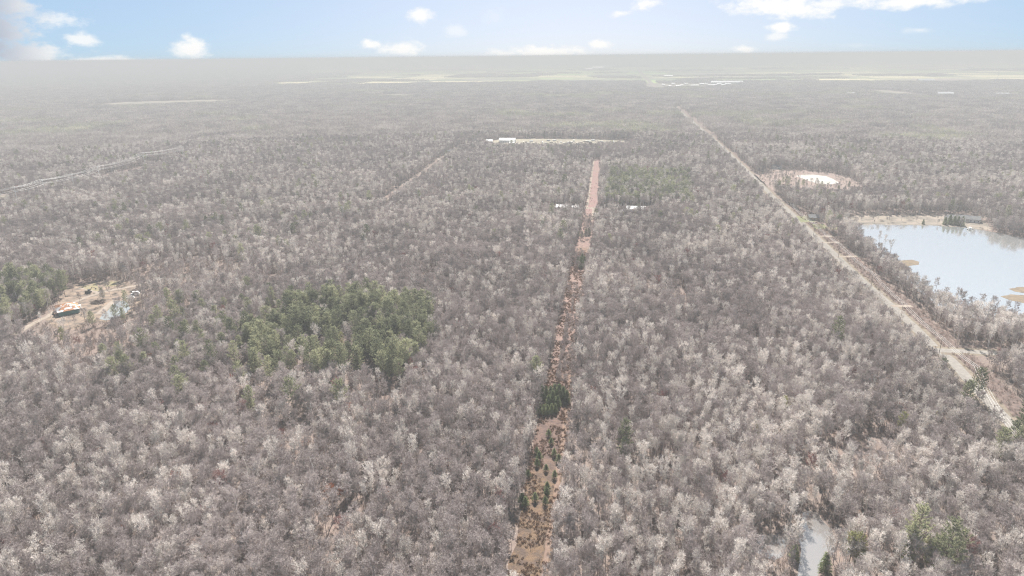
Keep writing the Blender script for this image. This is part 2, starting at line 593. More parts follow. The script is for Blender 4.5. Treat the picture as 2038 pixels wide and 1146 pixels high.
def white_pine(seed, H, R, base=0.25, levels=13, per=6, w=0.17, tufts=12, lush=1.0):
    """plumed tiers of upswept boughs with gaps between them"""
    p = Plant(seed); r = p.r
    ts = np.linspace(0, 1, 6)
    axis = np.stack([r.normal(size=6) * 0.06 * ts * R, r.normal(size=6) * 0.06 * ts * R, ts * H], 1)
    p.tube(axis, 0.2 * (1 - ts * .93), 5)
    B, T = [], []
    for i in range(levels):
        h = (i + r.uniform(-.25, .25)) / (levels - 1); h = min(max(h, 0), 1)
        z = H * (base + (0.99 - base) * h)
        L0 = R * (0.25 + 0.95 * (1 - h) ** 0.65) * (0.65 + 0.35 * min(1, h * 4))
        for k in range(per):
            if r.random() < 0.13: continue
            a = k * 2 * math.pi / per + i * 1.1 + r.uniform(-.4, .4)
            L = L0 * r.uniform(0.6, 1.2)
            rise = r.uniform(.1, .45) + 0.5 * h
            d = np.array([math.cos(a), math.sin(a), rise])
            o = np.array([0, 0, z])
            s = np.linspace(0, 1, 4)
            pts = o + np.outer(s, d) * L + np.outer(s ** 2, [0, 0, .22 * L])
            p.tube(pts, 0.045 * (1 - s * .8), 3)
            n = int(tufts * (.5 + L / R))
            q = r.uniform(.28, 1.03, n)
            b = np.stack([np.interp(q, s, pts[:, c]) for c in range(3)], 1)
            side = np.array([-math.sin(a), math.cos(a), 0])
            b = b + side * (r.normal(size=n) * 0.16 * L * (1.15 - q))[:, None]
            for m in range(5):
                dd = np.array([math.cos(a), math.sin(a), .55]) * .8 + r.normal(size=(n, 3)) * 0.6 + side * r.choice([-1, 1]) * 0.4
                dd /= np.linalg.norm(dd, axis=1)[:, None]
                B.append(b); T.append(b + dd * (r.uniform(.5, 1.0, n) * 0.78 * lush)[:, None])
    b = np.tile([0, 0, H * .985], (24, 1)); dd = r.normal(size=(24, 3)) + [0, 0, 1.6]
    B.append(b); T.append(b + dd / np.linalg.norm(dd, axis=1)[:, None] * 0.7)
    p.slivers(np.concatenate(B), np.concatenate(T), w)
    return p

def spruce(seed, H, R, base=0.05, levels=18, per=9, w=0.14, tufts=9):
    p = Plant(seed); r = p.r
    p.tube([[0, 0, 0], [0, 0, H * .5], [0, 0, H]], [0.13 * H / 8, .08 * H / 8, .01], 5)
    B, T = [], []
    for i in range(levels):
        h = i / (levels - 1)
        z = H * (base + (0.97 - base) * h)
        for k in range(per):
            a = k * 2 * math.pi / per + i * .7 + r.uniform(-.3, .3)
            L = R * ((1 - h) ** 0.85 + .06) * r.uniform(.75, 1.12)
            d = np.array([math.cos(a), math.sin(a), -0.12 + .5 * h])
            o = np.array([0, 0, z])
            p.tube([o, o + d * L * .95], [.02, .006], 3)
            n = max(3, int(tufts * (.35 + L / R)))
            q = r.uniform(.15, 1.0, n)[:, None]
            b = o + d * L * q
            for m in range(3):
                dd = np.array([math.cos(a), math.sin(a), .1]) + r.normal(size=(n, 3)) * .6
                B.append(b); T.append(b + dd * (R * .2) * r.uniform(.6, 1.1, n)[:, None])
    b = np.tile([0, 0, H * .95], (10, 1)); dd = r.normal(size=(10, 3)) * .35 + [0, 0, 1]
    B.append(b); T.append(b + dd * H * .06)
    p.slivers(np.concatenate(B), np.concatenate(T), w)
    return p

def snag(seed, H):
    p = Plant(seed); r = p.r
    ts = np.linspace(0, 1, 6)
    ln = r.normal(size=2) * .07 * H
    ax = np.stack([ln[0] * ts + r.normal(size=6) * .1, ln[1] * ts + r.normal(size=6) * .1, ts * H], 1)
    p.tube(ax, .17 * (1 - ts * .7), 5)
    B, T = [], []
    for i in range(9):
        t = r.uniform(.45, .98)
        o = np.array([np.interp(t, ts, ax[:, c]) for c in range(3)])
        d = unit(np.array([r.normal(), r.normal(), 1.1])) * r.uniform(.8, 2.2)
        p.tube([o, o + d * .6, o + d], [.05, .03, .012], 3)
        q = r.uniform(.4, 1, 5)[:, None]
        B.append(o + d * q); T.append(o + d * q + r.normal(size=(5, 3)) * .45)
    p.slivers(np.concatenate(B), np.concatenate(T), .05)
    return p

KINDS = {}          # kind -> list of (wood mesh, crown mesh, whole mesh, height)
def kind(name, plants, wood, crown):
    KINDS[name] = [p.meshes(name, wood, crown) for p in plants]

kind('pale_tree', [broadleaf(11, 14, 1.45, .42, 15, 1.45, 6, 5, 1.0, .06, .18, .75, 1),
                   broadleaf(12, 13, 1.35, .48, 13, 1.6, 6, 5, .95, .06, .16, .75, 1),
                   broadleaf(13, 15, 1.85, .42, 17, 1.15, 6, 5, 1.15, .064, .2, .75, 1),
                   broadleaf(14, 13, 1.65, .45, 16, 1.3, 6, 5, 1.05, .06, .16, .75, 2),
                   broadleaf(15, 12, 1.2, .5, 12, 1.7, 6, 5, .9, .056, .13, .75, 1),
                   broadleaf(16, 14.5, 2.1, .42, 18, 1.1, 6, 5, 1.15, .064, .18, .75, 3)], M['pale_bark'], M['pale_bark'])
kind('brown_tree', [broadleaf(21, 12, 2.1, .38, 16, .75, 6, 12, .82, .04, .15, .3, 1, round_=.7),
                    broadleaf(22, 10.5, 2.0, .40, 15, .85, 6, 12, .78, .04, .13, .3, 1, round_=.6),
                    broadleaf(23, 13, 2.5, .36, 18, .7, 7, 12, .88, .04, .17, .3, 2, round_=.7),
                    broadleaf(24, 9, 1.8, .34, 14, .9, 6, 12, .74, .04, .10, .3, 2, round_=.6),
                    broadleaf(25, 11.5, 2.2, .36, 17, .65, 6, 12, .9, .04, .14, .3, 1, round_=.8),
                    broadleaf(26, 13.5, 2.9, .36, 20, .7, 7, 12, .95, .042, .18, .3, 3, round_=.8)], M['brown_bark'], M['brown_bark'])
kind('brush', [brush(31, 3.2, 1.8), brush(32, 4.2, 2.0), brush(33, 2.4, 1.6), brush(34, 5.0, 1.9, 16)], M['brush_bark'], M['brush_bark'])
def tuft(seed, n=26):
    p = Plant(seed); r = p.r
    b = np.c_[r.normal(size=(n, 2)) * .35, np.zeros(n)]
    d = np.c_[r.normal(size=(n, 2)) * .4, r.uniform(.5, 1.1, n)]
    p.slivers(b, b + d, .16)
    return p
kind('tuft', [tuft(35), tuft(36), tuft(37, 40)], M['tuft'], M['tuft'])
kind('snag', [snag(41, 13), snag(42, 15), snag(43, 11)], M['pale_bark'], M['pale_bark'])
kind('white_pine', [white_pine(51, 17, 3.6), white_pine(52, 15, 3.2, .2), white_pine(53, 18, 3.4, .3), white_pine(54, 13, 3.0, .15), white_pine(55, 16, 4.1, .35)], M['dark_bark'], M['pine_needles'])
kind('yellow_pine', [white_pine(56, 15, 2.9, .3, 11, 6, .13), white_pine(57, 14, 2.7, .35, 10, 6, .13)], M['dark_bark'], M['yellow_needles'])
kind('spruce', [spruce(61, 7.6, 2.4), spruce(62, 6.8, 2.2), spruce(63, 8.2, 2.5)], M['dark_bark'], M['spruce_needles'])
kind('young_conifer', [spruce(64, 4.4, 1.5, .2, 12, 8, .13), spruce(65, 3.8, 1.3, .22, 11, 8, .12)], M['dark_bark'], M['spruce_needles'])
kind('rust_oak', [broadleaf(71, 9, 2.3, .34, 14, .7, 6, 12, .8, .10, .12, .3, 1, round_=.8),
                  broadleaf(72, 8, 2.0, .3, 13, .7, 6, 12, .7, .10, .11, .3, 2, round_=.8)], M['brown_bark'], M['rust_leaves'])
kind('budding_maple', [broadleaf(73, 11, 2.7, .34, 15, .8, 6, 12, .9, .05, .12, .3, 1, round_=.7),
                       broadleaf(74, 9, 2.3, .3, 14, .8, 6, 12, .8, .05, .11, .3, 2, round_=.7)], M['brown_bark'], M['red_buds'])

def hidden_collection(name, meshes):
    c = bpy.data.collections.new(name)
    for i, me in enumerate(meshes):
        o = bpy.data.objects.new('%s.%03d' % (name, i), me)
        c.objects.link(o)
    return c

FORMS = []          # flat list over all kinds, so that one mass of trees can mix them
FORM_AT = {}
for k_, v_ in KINDS.items():
    FORM_AT[k_] = (len(FORMS), len(v_))
    FORMS.extend(m_[2] for m_ in v_)

def instancer_group(name, coll):
    g = bpy.data.node_groups.new(name, 'GeometryNodeTree')
    g.interface.new_socket('Geometry', in_out='INPUT', socket_type='NodeSocketGeometry')
    g.interface.new_socket('Geometry', in_out='OUTPUT', socket_type='NodeSocketGeometry')
    N = g.nodes.new; L = g.links.new
    gi, go = N('NodeGroupInput'), N('NodeGroupOutput')
    ci = N('GeometryNodeCollectionInfo')
    ci.inputs['Collection'].default_value = coll
    ci.inputs['Separate Children'].default_value = True
    ci.inputs['Reset Children'].default_value = True
    ip = N('GeometryNodeInstanceOnPoints')
    ip.inputs['Pick Instance'].default_value = True
    def attr(n, t):
        a = N('GeometryNodeInputNamedAttribute'); a.data_type = t
        a.inputs['Name'].default_value = n
        return [o for o in a.outputs if o.enabled and o.name == 'Attribute'][0]
    L(gi.outputs[0], ip.inputs['Points'])
    L(ci.outputs[0], ip.inputs['Instance'])
    L(attr('form', 'INT'), ip.inputs['Instance Index'])
    er = N('FunctionNodeEulerToRotation')
    L(attr('turn', 'FLOAT_VECTOR'), er.inputs[0])
    L(er.outputs[0], ip.inputs['Rotation'])
    L(attr('size', 'FLOAT_VECTOR'), ip.inputs['Scale'])
    L(ip.outputs[0], go.inputs[0])
    return g

def plant_mass(name, P, form, size, turn, group):
    """one object that carries every plant of a mass as an instance; P (n,3)"""
    n = len(P)
    me = bpy.data.meshes.new(name)
    me.vertices.add(n)
    me.vertices.foreach_set('co', np.asarray(P, np.float32).ravel())
    a = me.attributes.new('form', 'INT', 'POINT'); a.data.foreach_set('value', np.asarray(form, np.int32))
    a = me.attributes.new('size', 'FLOAT_VECTOR', 'POINT'); a.data.foreach_set('vector', np.asarray(size, np.float32).ravel())
    a = me.attributes.new('turn', 'FLOAT_VECTOR', 'POINT'); a.data.foreach_set('vector', np.asarray(turn, np.float32).ravel())
    o = link(name, me)
    md = o.modifiers.new('plants', 'NODES')
    md.node_group = group
    o['kind'] = 'stuff'
    return o

# ------------------------------------------------------------------ the lie of the land (plan positions in metres)
rng = np.random.default_rng(5)

def atl(pts, z=0.0):
    return [at(x, y, z) for x, y in pts]

# the straight cleared corridor and the grid of section roads that runs with it
STRIP_EDGE_L = atl([(995, 1200), (1011, 1146), (1038, 1010), (1054, 910), (1070, 840), (1090, 745), (1108, 660), (1127, 570), (1146, 490), (1160, 440), (1166, 413), (1180, 318)])
STRIP_EDGE_R = atl([(1083, 1200), (1092, 1146), (1112, 1000), (1125, 900), (1134, 830), (1143, 745), (1150, 660), (1162, 570), (1177, 490), (1184, 440), (1188, 413), (1195, 318)])
STRIP = STRIP_EDGE_L + STRIP_EDGE_R[::-1]
_a, _b = Vector(at(1052, 1140)), Vector(at(1177, 413))
GRID_N = (_b - _a).normalized()
GRID_E = Vector((GRID_N.y, -GRID_N.x))
def grid(o, e, n):
    p = Vector(o) + GRID_E * e + GRID_N * n
    return (p.x, p.y)

ROAD = atl([(2200, 1022), (2110, 938), (2038, 869), (2002, 834), (1956, 787), (1926, 753), (1893, 716), (1857, 689), (1819, 650), (1775, 609), (1731, 572), (1696, 540), (1665, 510), (1637, 483), (1617, 465), (1593, 441), (1568, 418), (1545, 398), (1500, 352), (1470, 323), (1440, 294), (1410, 268), (1380, 243), (1362, 228), (1345, 212)])
ROW = [grid(p, 10.5, 0) for p in ROAD[:17]]                          # centre of the power-line clearing beside it
SIDE_ROAD = [at(1866, 697)] + atl([(1920, 699), (1985, 703), (2038, 706), (2150, 712)])
CROSSINGS = [[at(1775, 609), at(1815, 609)], [at(1665, 511), at(1712, 510)], [at(1637, 483), at(1672, 482)], [at(1622, 470), at(1658, 470)], [at(1594, 441), at(1652, 440)]]
CROSS_ROAD = atl([(1040, 416), (1100, 415), (1166, 414), (1188, 414), (1240, 414), (1300, 414), (1380, 412), (1460, 410), (1560, 408)])
LAKE_ROAD = atl([(1600, 430), (1680, 430), (1740, 430), (1800, 430), (1860, 430), (1930, 431), (2050, 434)])
WEST_ROAD = atl([(755, 412), (768, 401), (800, 379), (840, 351), (872, 325), (890, 312), (915, 297), (950, 283)])
FAR_ROAD = atl([(1312, 178), (1300, 169), (1281, 150), (1266, 133), (1256, 122)])
LAKE = atl([(1690, 452), (1705, 447.5), (1730, 446.5), (1790, 447), (1850, 449), (1910, 452), (1945, 456), (1980, 463), (2038, 473), (2120, 490), (2230, 530), (2330, 620), (2200, 655), (2080, 650), (2038, 645), (1985, 642), (1925, 632), (1872, 612), (1838, 588), (1808, 560), (1780, 536), (1752, 514), (1726, 494), (1704, 474)])
POND = atl([(1597, 1021), (1612, 1017), (1628, 1020), (1641, 1040), (1655, 1058), (1664, 1078), (1660, 1096), (1648, 1112), (1632, 1119), (1629, 1150), (1624, 1185), (1586, 1185), (1588, 1130), (1593, 1092), (1588, 1074), (1574, 1076), (1566, 1090), (1560, 1108), (1540, 1114), (1512, 1104), (1494, 1090), (1500, 1072), (1520, 1064), (1560, 1063), (1585, 1064), (1596, 1058), (1592, 1046), (1596, 1034)])
POND_INLET = atl([(1447, 1086), (1462, 1082), (1468, 1094), (1462, 1104), (1447, 1100)])
YARD_POND = atl([(198, 635), (204, 626), (215, 617), (224, 606), (231, 599), (243, 598), (254, 604), (259, 613), (252, 622), (240, 628), (224, 635), (209, 638)])
YARD = atl([(118, 592), (140, 566), (185, 562), (235, 556), (262, 566), (282, 586), (280, 603), (262, 612), (258, 634), (200, 642), (178, 634), (160, 656), (112, 652), (88, 638), (108, 614)])
DRIVE = atl([(30, 666), (62, 646), (96, 629), (118, 614), (150, 600), (176, 590), (208, 580), (250, 572), (285, 566)])
SPUR = atl([(160, 572), (178, 576), (200, 583)])
SANDPIT = atl([(1583, 350), (1600, 347.5), (1620, 347.5), (1642, 350), (1658, 356), (1669, 363), (1661, 366), (1640, 367), (1622, 364), (1604, 358)])
PIT_FIELD = atl([(1497, 349), (1545, 338), (1600, 339), (1650, 343), (1690, 353), (1716, 372), (1712, 392), (1665, 394), (1600, 392), (1560, 384), (1528, 374)])
STORAGE = atl([(962, 283), (1000, 277), (1060, 276), (1150, 276.5), (1235, 279), (1262, 284), (1235, 294), (1150, 298), (1080, 298), (1030, 297), (985, 296)])
WEST_YARD = atl([(868, 318), (885, 309), (900, 311), (890, 318), (880, 321)])
TOWN = atl([(1262, 172), (1310, 167), (1400, 166.5), (1468, 165), (1470, 171), (1400, 174), (1310, 176)])
LAWN_A = atl([(1584, 430), (1612, 431), (1622, 441), (1594, 443)])
LAWN_B = atl([(1614, 446), (1640, 446), (1650, 454), (1622, 456)])
LAWN_C = atl([(1650, 444), (1690, 443), (1692, 455), (1654, 457)])
BEACH = atl([(1690, 431), (1760, 430), (1840, 431), (1920, 432), (1960, 440), (1975, 458), (1940, 456), (1910, 452), (1850, 449), (1790, 447), (1730, 447), (1697, 449)])
LINE_CLEAR = [at(-120, 425), at(0, 398), at(60, 384), at(130, 368), at(215, 350), at(285, 335), at(330, 322), at(365, 312)]
PLANTATION = atl([(1204, 409), (1378, 408), (1372, 352), (1214, 350)])
GROVE = atl([(455, 745), (470, 690), (520, 655), (560, 622), (640, 612), (740, 612), (835, 622), (868, 650), (868, 690), (835, 735), (790, 770), (700, 772), (640, 765), (560, 770), (500, 768)])
THICKET = [atl([(240, 575), (300, 520), (420, 500), (520, 530), (440, 580), (330, 620), (290, 650)]), atl([(1600, 905), (1740, 850), (1800, 870), (1760, 930), (1680, 940)]), atl([(40, 690), (120, 640), (260, 660), (290, 720), (180, 750)])]
FAR_FIELDS = [atl([(150, 212), (250, 203), (400, 199), (470, 198), (465, 204), (380, 208), (260, 213)]), atl([(705, 194), (760, 188), (850, 185.5), (852, 189), (800, 193)]),
              atl([(1090, 189), (1175, 187.5), (1178, 190), (1100, 192)]), atl([(1490, 256), (1520, 253), (1600, 252), (1600, 255), (1520, 258)]),
              atl([(1710, 178), (1760, 179), (1850, 190), (1950, 192), (1860, 193), (1780, 191)]), atl([(-60, 402), (0, 391), (36, 385), (34, 402), (0, 408)]), atl([(205, 352), (262, 341), (284, 336), (282, 341), (240, 350)])]
GAPS = [atl([(1700, 1060), (1712, 1010), (1722, 1040), (1728, 1075), (1718, 1085)])]
LEFT_PINES = atl([(-40, 575), (60, 555), (135, 570), (120, 612), (60, 650), (-40, 660)])
LOW = [atl([(20, 668), (60, 640), (120, 632), (200, 640), (262, 628), (285, 600), (285, 640), (250, 668), (140, 676), (70, 684)]), atl([(1500, 1106), (1580, 1130), (1664, 1140), (1675, 1260), (1530, 1220)]), atl([(1080, 412), (1166, 412), (1166, 430), (1080, 428)]), atl([(1186, 412), (1300, 412), (1300, 432), (1190, 432)]), atl([(205, 355), (290, 330), (290, 350), (205, 366)]), atl([(0, 385), (60, 382), (60, 400), (-40, 420)]), atl([(1895, 585), (2060, 600), (2080, 660), (1900, 625)])]

# ------------------------------------------------------------------ ground materials
def litter():
    m = NT('forest_floor')
    p = m.pos()
    a = m.noise(p, 0.02, 4.0); b = m.noise(p, 0.55, 6.0, 0.7)
    c = m.mix(m.step(a, .35, .65), (0.145, 0.112, 0.10), (0.12, 0.10, 0.092))
    c = m.mix(m.step(b, .4, .75), c, (0.19, 0.15, 0.125))
    # far off: the plain beyond the woods, straw, winter wheat and plough land in broad strips
    sp = m.n('ShaderNodeSeparateXYZ'); m.t.links.new(p, sp.inputs[0])
    st = m.n('ShaderNodeMapping'); st.inputs['Scale'].default_value = (0.0005, 0.0016, 1)
    st.inputs['Rotation'].default_value = (0, 0, math.radians(8))
    m.t.links.new(p, st.inputs['Vector'])
    w = m.noise(st.outputs[0], 1.0, 5.0, 0.6)
    far = m.mix(m.step(w, .40, .60), (0.17, 0.22, 0.10), (0.46, 0.43, 0.24))
    far = m.mix(m.step(m.noise(st.outputs[0], 2.3, 4.0), .5, .62), far, (0.12, 0.13, 0.12))
    c = m.mix(m.step(sp.outputs[1], 4300, 5000), c, far)
    return m.diffuse(c, normal=m.bump(b, .6, .25))
M['floor'] = litter()

def clearing_mat():
    m = NT('clearing_grass')
    p = m.pos()
    sp = m.n('ShaderNodeSeparateXYZ'); m.t.links.new(p, sp.inputs[0])
    a = m.noise(p, 0.09, 4.0); b = m.noise(p, 0.7, 6.0, .7); c2 = m.noise(p, 0.22, 5.0, .65)
    straw = m.mix(m.step(c2, .4, .62), (0.125, 0.086, 0.059), (0.08, 0.06, 0.05))       # ochre grass at the near end
    fern = m.mix(m.step(c2, .42, .64), (0.118, 0.082, 0.07), (0.078, 0.058, 0.052))      # rust bracken further along
    pink = m.mix(m.step(a, .4, .6), (0.20, 0.13, 0.122), (0.185, 0.135, 0.12))
    f = m.step(m.math('MULTIPLY_ADD', a, 22.0, sp.outputs[1]), 265, 285)
    c = m.mix(f, straw, fern)
    rough_ = m.mix(m.step(c2, .4, .64), (0.20, 0.14, 0.122), (0.135, 0.10, 0.09))
    c = m.mix(m.step(sp.outputs[1], 350, 400), c, rough_)
    c = m.mix(m.step(sp.outputs[1], 770, 810), c, pink)
    c = m.mix(m.step(b, .52, .72), c, (0.07, 0.053, 0.045))
    return m.diffuse(c, normal=m.bump(b, 1.0, .5))
M['clearing'] = clearing_mat()
M['track'] = mottled('track_soil', (0.16, 0.112, 0.088), (0.135, 0.097, 0.079), .35)
M['sandtrack'] = mottled('sand_track', (0.235, 0.20, 0.168), (0.19, 0.16, 0.137), .3)
M['gravel'] = mottled('road_gravel', (0.20, 0.184, 0.167), (0.165, 0.153, 0.14), .4)
M['verge'] = mottled('verge_grass', (0.165, 0.14, 0.11), (0.13, 0.108, 0.088), .25)
M['row'] = mottled('cut_brush', (0.135, 0.102, 0.09), (0.095, 0.076, 0.07), .28)
M['sand'] = mottled('pit_sand', (0.36, 0.345, 0.32), (0.29, 0.275, 0.25), .1)
M['beach'] = mottled('beach_sand', (0.21, 0.18, 0.15), (0.13, 0.115, 0.10), .08)
M['lawn'] = mottled('lawn_grass', (0.125, 0.13, 0.075), (0.165, 0.155, 0.10), .12)
M['dry_lawn'] = mottled('dry_lawn', (0.20, 0.17, 0.10), (0.17, 0.15, 0.105), .2)
M['dirt'] = mottled('yard_dirt', (0.21, 0.16, 0.125), (0.105, 0.088, 0.076), .18)
M['straw_field'] = mottled('straw_field', (0.24, 0.215, 0.17), (0.17, 0.155, 0.125), .02)
M['pinkish'] = mottled('heath', (0.20, 0.155, 0.138), (0.17, 0.137, 0.122), .06)
M['reed'] = mottled('reeds', (0.17, 0.135, 0.095), (0.12, 0.10, 0.08), .3)

def water(name, deep, mirror, tint, ripple, rough):
    m = NT(name)
    p = m.pos()
    mp = m.n('ShaderNodeMapping'); mp.inputs['Scale'].default_value = (.35, .8, 1); m.t.links.new(p, mp.inputs['Vector'])
    h = m.noise(mp.outputs[0], 1.0, 3.0)
    nb = m.bump(h, ripple, .12)
    d = m.n('ShaderNodeBsdfDiffuse', {'Color': (*deep, 1)})
    g = m.n('ShaderNodeBsdfGlossy', {'Color': (*tint, 1), 'Roughness': rough})
    m.t.links.new(nb, g.inputs['Normal'])
    fr = m.n('ShaderNodeLayerWeight', {'Blend': mirror})
    mx = m.n('ShaderNodeMixShader')
    m.t.links.new(fr.outputs['Facing'], mx.inputs[0])
    m.t.links.new(d.outputs[0], mx.inputs[1]); m.t.links.new(g.outputs[0], mx.inputs[2])
    m.t.links.new(mx.outputs[0], m.out.inputs['Surface'])
    return m.m
M['lake'] = water('lake_water', (0.42, 0.43, 0.43), .55, (1.0, .97, .93), .25, .06)
M['yardpond'] = water('yard_pond_water', (0.30, 0.30, 0.28), .42, (.95, .90, .82), .15, .06)
M['pond'] = water('pond_water', (0.19, 0.18, 0.175), .55, (.93, .84, .76), .10, .05)

# ------------------------------------------------------------------ ground and its sheets
sheet('ground', [(-60000, -3000), (60000, -3000), (60000, 60000), (-60000, 60000)], 0.0, M['floor'])
def wob(poly, step=6, j=.9, seed=3):
    return subdivide_poly(poly, step, j, seed)
sheet('clearing', wob(STRIP, 5, .8), .02, M['clearing'])
_tr = [(0.25 * Vector(l) + 0.75 * Vector(r_)) for l, r_ in zip(STRIP_EDGE_L, STRIP_EDGE_R)]
_tr = [(0.12 * Vector(l) + 0.88 * Vector(r_)) for l, r_ in zip(STRIP_EDGE_L, STRIP_EDGE_R)]
sheet('footpath', ribbon_outline([tuple(v) for v in _tr[:7]], 2.0, 4, .35), .035, M['track'])
_lt = [(0.88 * Vector(l) + 0.12 * Vector(r_)) for l, r_ in zip(STRIP_EDGE_L, STRIP_EDGE_R)]
sheet('sand_track', ribbon_outline([tuple(v) for v in _lt[10:]], 2.4, 8, .4), .035, M['sandtrack'])
sheet('sand_track', ribbon_outline(atl([(1176, 440), (1180, 428), (1181, 414)]), 2.6, 5, .3), .035, M['sandtrack'])
sheet('bare_soil', wob(atl([(1150, 492), (1174, 492), (1172, 503), (1148, 503)]), 3, .8), .04, M['track'])
sheet('roadside_clearing', ribbon_outline(ROW, 12, 10, 1.2), .02, M['row'])
sheet('road_verge', ribbon_outline(ROAD, 12, 12, .8), .03, M['verge'])
sheet('gravel_road', ribbon_outline(ROAD, 6.5, 12, .15), .045, M['gravel'])
sheet('side_road_verge', ribbon_outline(SIDE_ROAD, 12, 10, .8), .05, M['verge'])
sheet('side_road', ribbon_outline(SIDE_ROAD, 6.0, 10, .2), .065, M['gravel'])
for c_ in CROSSINGS:
    sheet('driveway', ribbon_outline(c_, 4.2, 5, .3), .075, M['sandtrack'])
sheet('cross_road', ribbon_outline(CROSS_ROAD, 7, 12, .4), .055, M['sandtrack'])
sheet('lake_road', ribbon_outline(LAKE_ROAD, 8, 12, .4), .085, M['sandtrack'])
sheet('west_road', ribbon_outline(WEST_ROAD, 6, 12, .5), .03, M['sandtrack'])
sheet('far_road', ribbon_outline(FAR_ROAD, 30, 200, 2), .3, M['sandtrack'])
sheet('beach', wob(BEACH, 8, 1.2), .06, M['beach'])
sheet('lake', wob(LAKE, 8, 1.5), .10, M['lake'])
sheet('pond', wob(POND, 2.5, .45), .06, M['pond'])
sheet('pond', wob(POND_INLET, 2.5, .3), .06, M['pond'])
sheet('house_yard', wob(YARD, 5, 1.2), .02, M['dirt'])
sheet('driveway', ribbon_outline(DRIVE, 4.0, 5, .3), .04, M['sandtrack'])
sheet('driveway', ribbon_outline(SPUR, 4.0, 5, .3), .05, M['sandtrack'])
sheet('lawn', wob(atl([(158, 572), (192, 563), (197, 580), (180, 577)]), 4, .5), .06, M['dry_lawn'])
sheet('lawn', wob(atl([(205, 562), (232, 559), (236, 568), (210, 571)]), 4, .5), .06, M['dry_lawn'])
sheet('pond_bank', wob(ribbon_outline(atl([(196, 625), (212, 612), (222, 603), (231, 597)]), 5.0, 4, .4), 5, .2), .07, M['sandtrack'])
sheet('pond', wob(YARD_POND, 3, .4), .09, M['yardpond'])
sheet('pit_field', wob(PIT_FIELD, 12, 3), .03, M['pinkish'])
sheet('sand_pit', wob(SANDPIT, 8, .8), .06, M['sand'])
sheet('storage_yard', wob(STORAGE, 15, 3), .04, M['straw_field'])
sheet('house_yard', wob(WEST_YARD, 8, 1), .05, M['dirt'])
sheet('town_ground', wob(TOWN, 60, 12), .2, M['straw_field'])
for l_ in (LAWN_A, LAWN_B, LAWN_C):
    sheet('lawn', wob(l_, 5, .6), .10, M['lawn'])
for f_ in FAR_FIELDS:
    sheet('field', wob(f_, 25, 3), .15, M['straw_field'])
sheet('line_clearing', ribbon_outline(LINE_CLEAR, 24, 20, 2), .02, M['row'])
sheet('footpath', wob(GAPS[0], 4, .4), .03, M['track'])
sheet('reed_spit', wob(atl([(1765, 522), (1798, 518), (1815, 517), (1829, 521), (1828, 527), (1812, 529), (1796, 538), (1778, 546)]), 3, .4), .14, M['reed'])
sheet('reed_spit', wob(atl([(1992, 590), (2012, 586), (2045, 588), (2060, 603), (2035, 603), (2010, 598)]), 3, .5), .14, M['reed'])
sheet('reed_spit', wob(atl([(2008, 575), (2030, 571), (2070, 573), (2070, 583), (2040, 584), (2018, 580)]), 3, .5), .14, M['reed'])
# plough land and winter wheat on the plain
_fr = np.random.default_rng(9)
FIELD_MATS = [mottled('wheat', (0.30, 0.42, 0.13), (0.35, 0.43, 0.17), .004), mottled('stubble', (0.70, 0.60, 0.35), (0.58, 0.52, 0.31), .004), mottled('plough', (0.26, 0.22, 0.19), (0.30, 0.25, 0.21), .004)]
_o = at(1300, 172)
FIELDS = []
for i in range(-14, 15):
    for j in range(0, 16):
        if _fr.random() < .2:
            continue
        w_, d_ = _fr.uniform(260, 610), _fr.uniform(170, 550)
        c_ = Vector(grid(_o, i * 640 + _fr.uniform(-90, 90), 120 + j * 700 + _fr.uniform(-80, 80)))
        if i < -4 and j < 4 + (-i - 4) * .5 or i > 8 and j < 1:
            continue
        poly = [grid(c_, s * w_ / 2, t * d_ / 2) for s, t in ((-1, -1), (1, -1), (1, 1), (-1, 1))]
        FIELDS.append(poly)
        sheet('field', poly, .1, FIELD_MATS[int(_fr.choice(3, p=[.38, .40, .22]))])

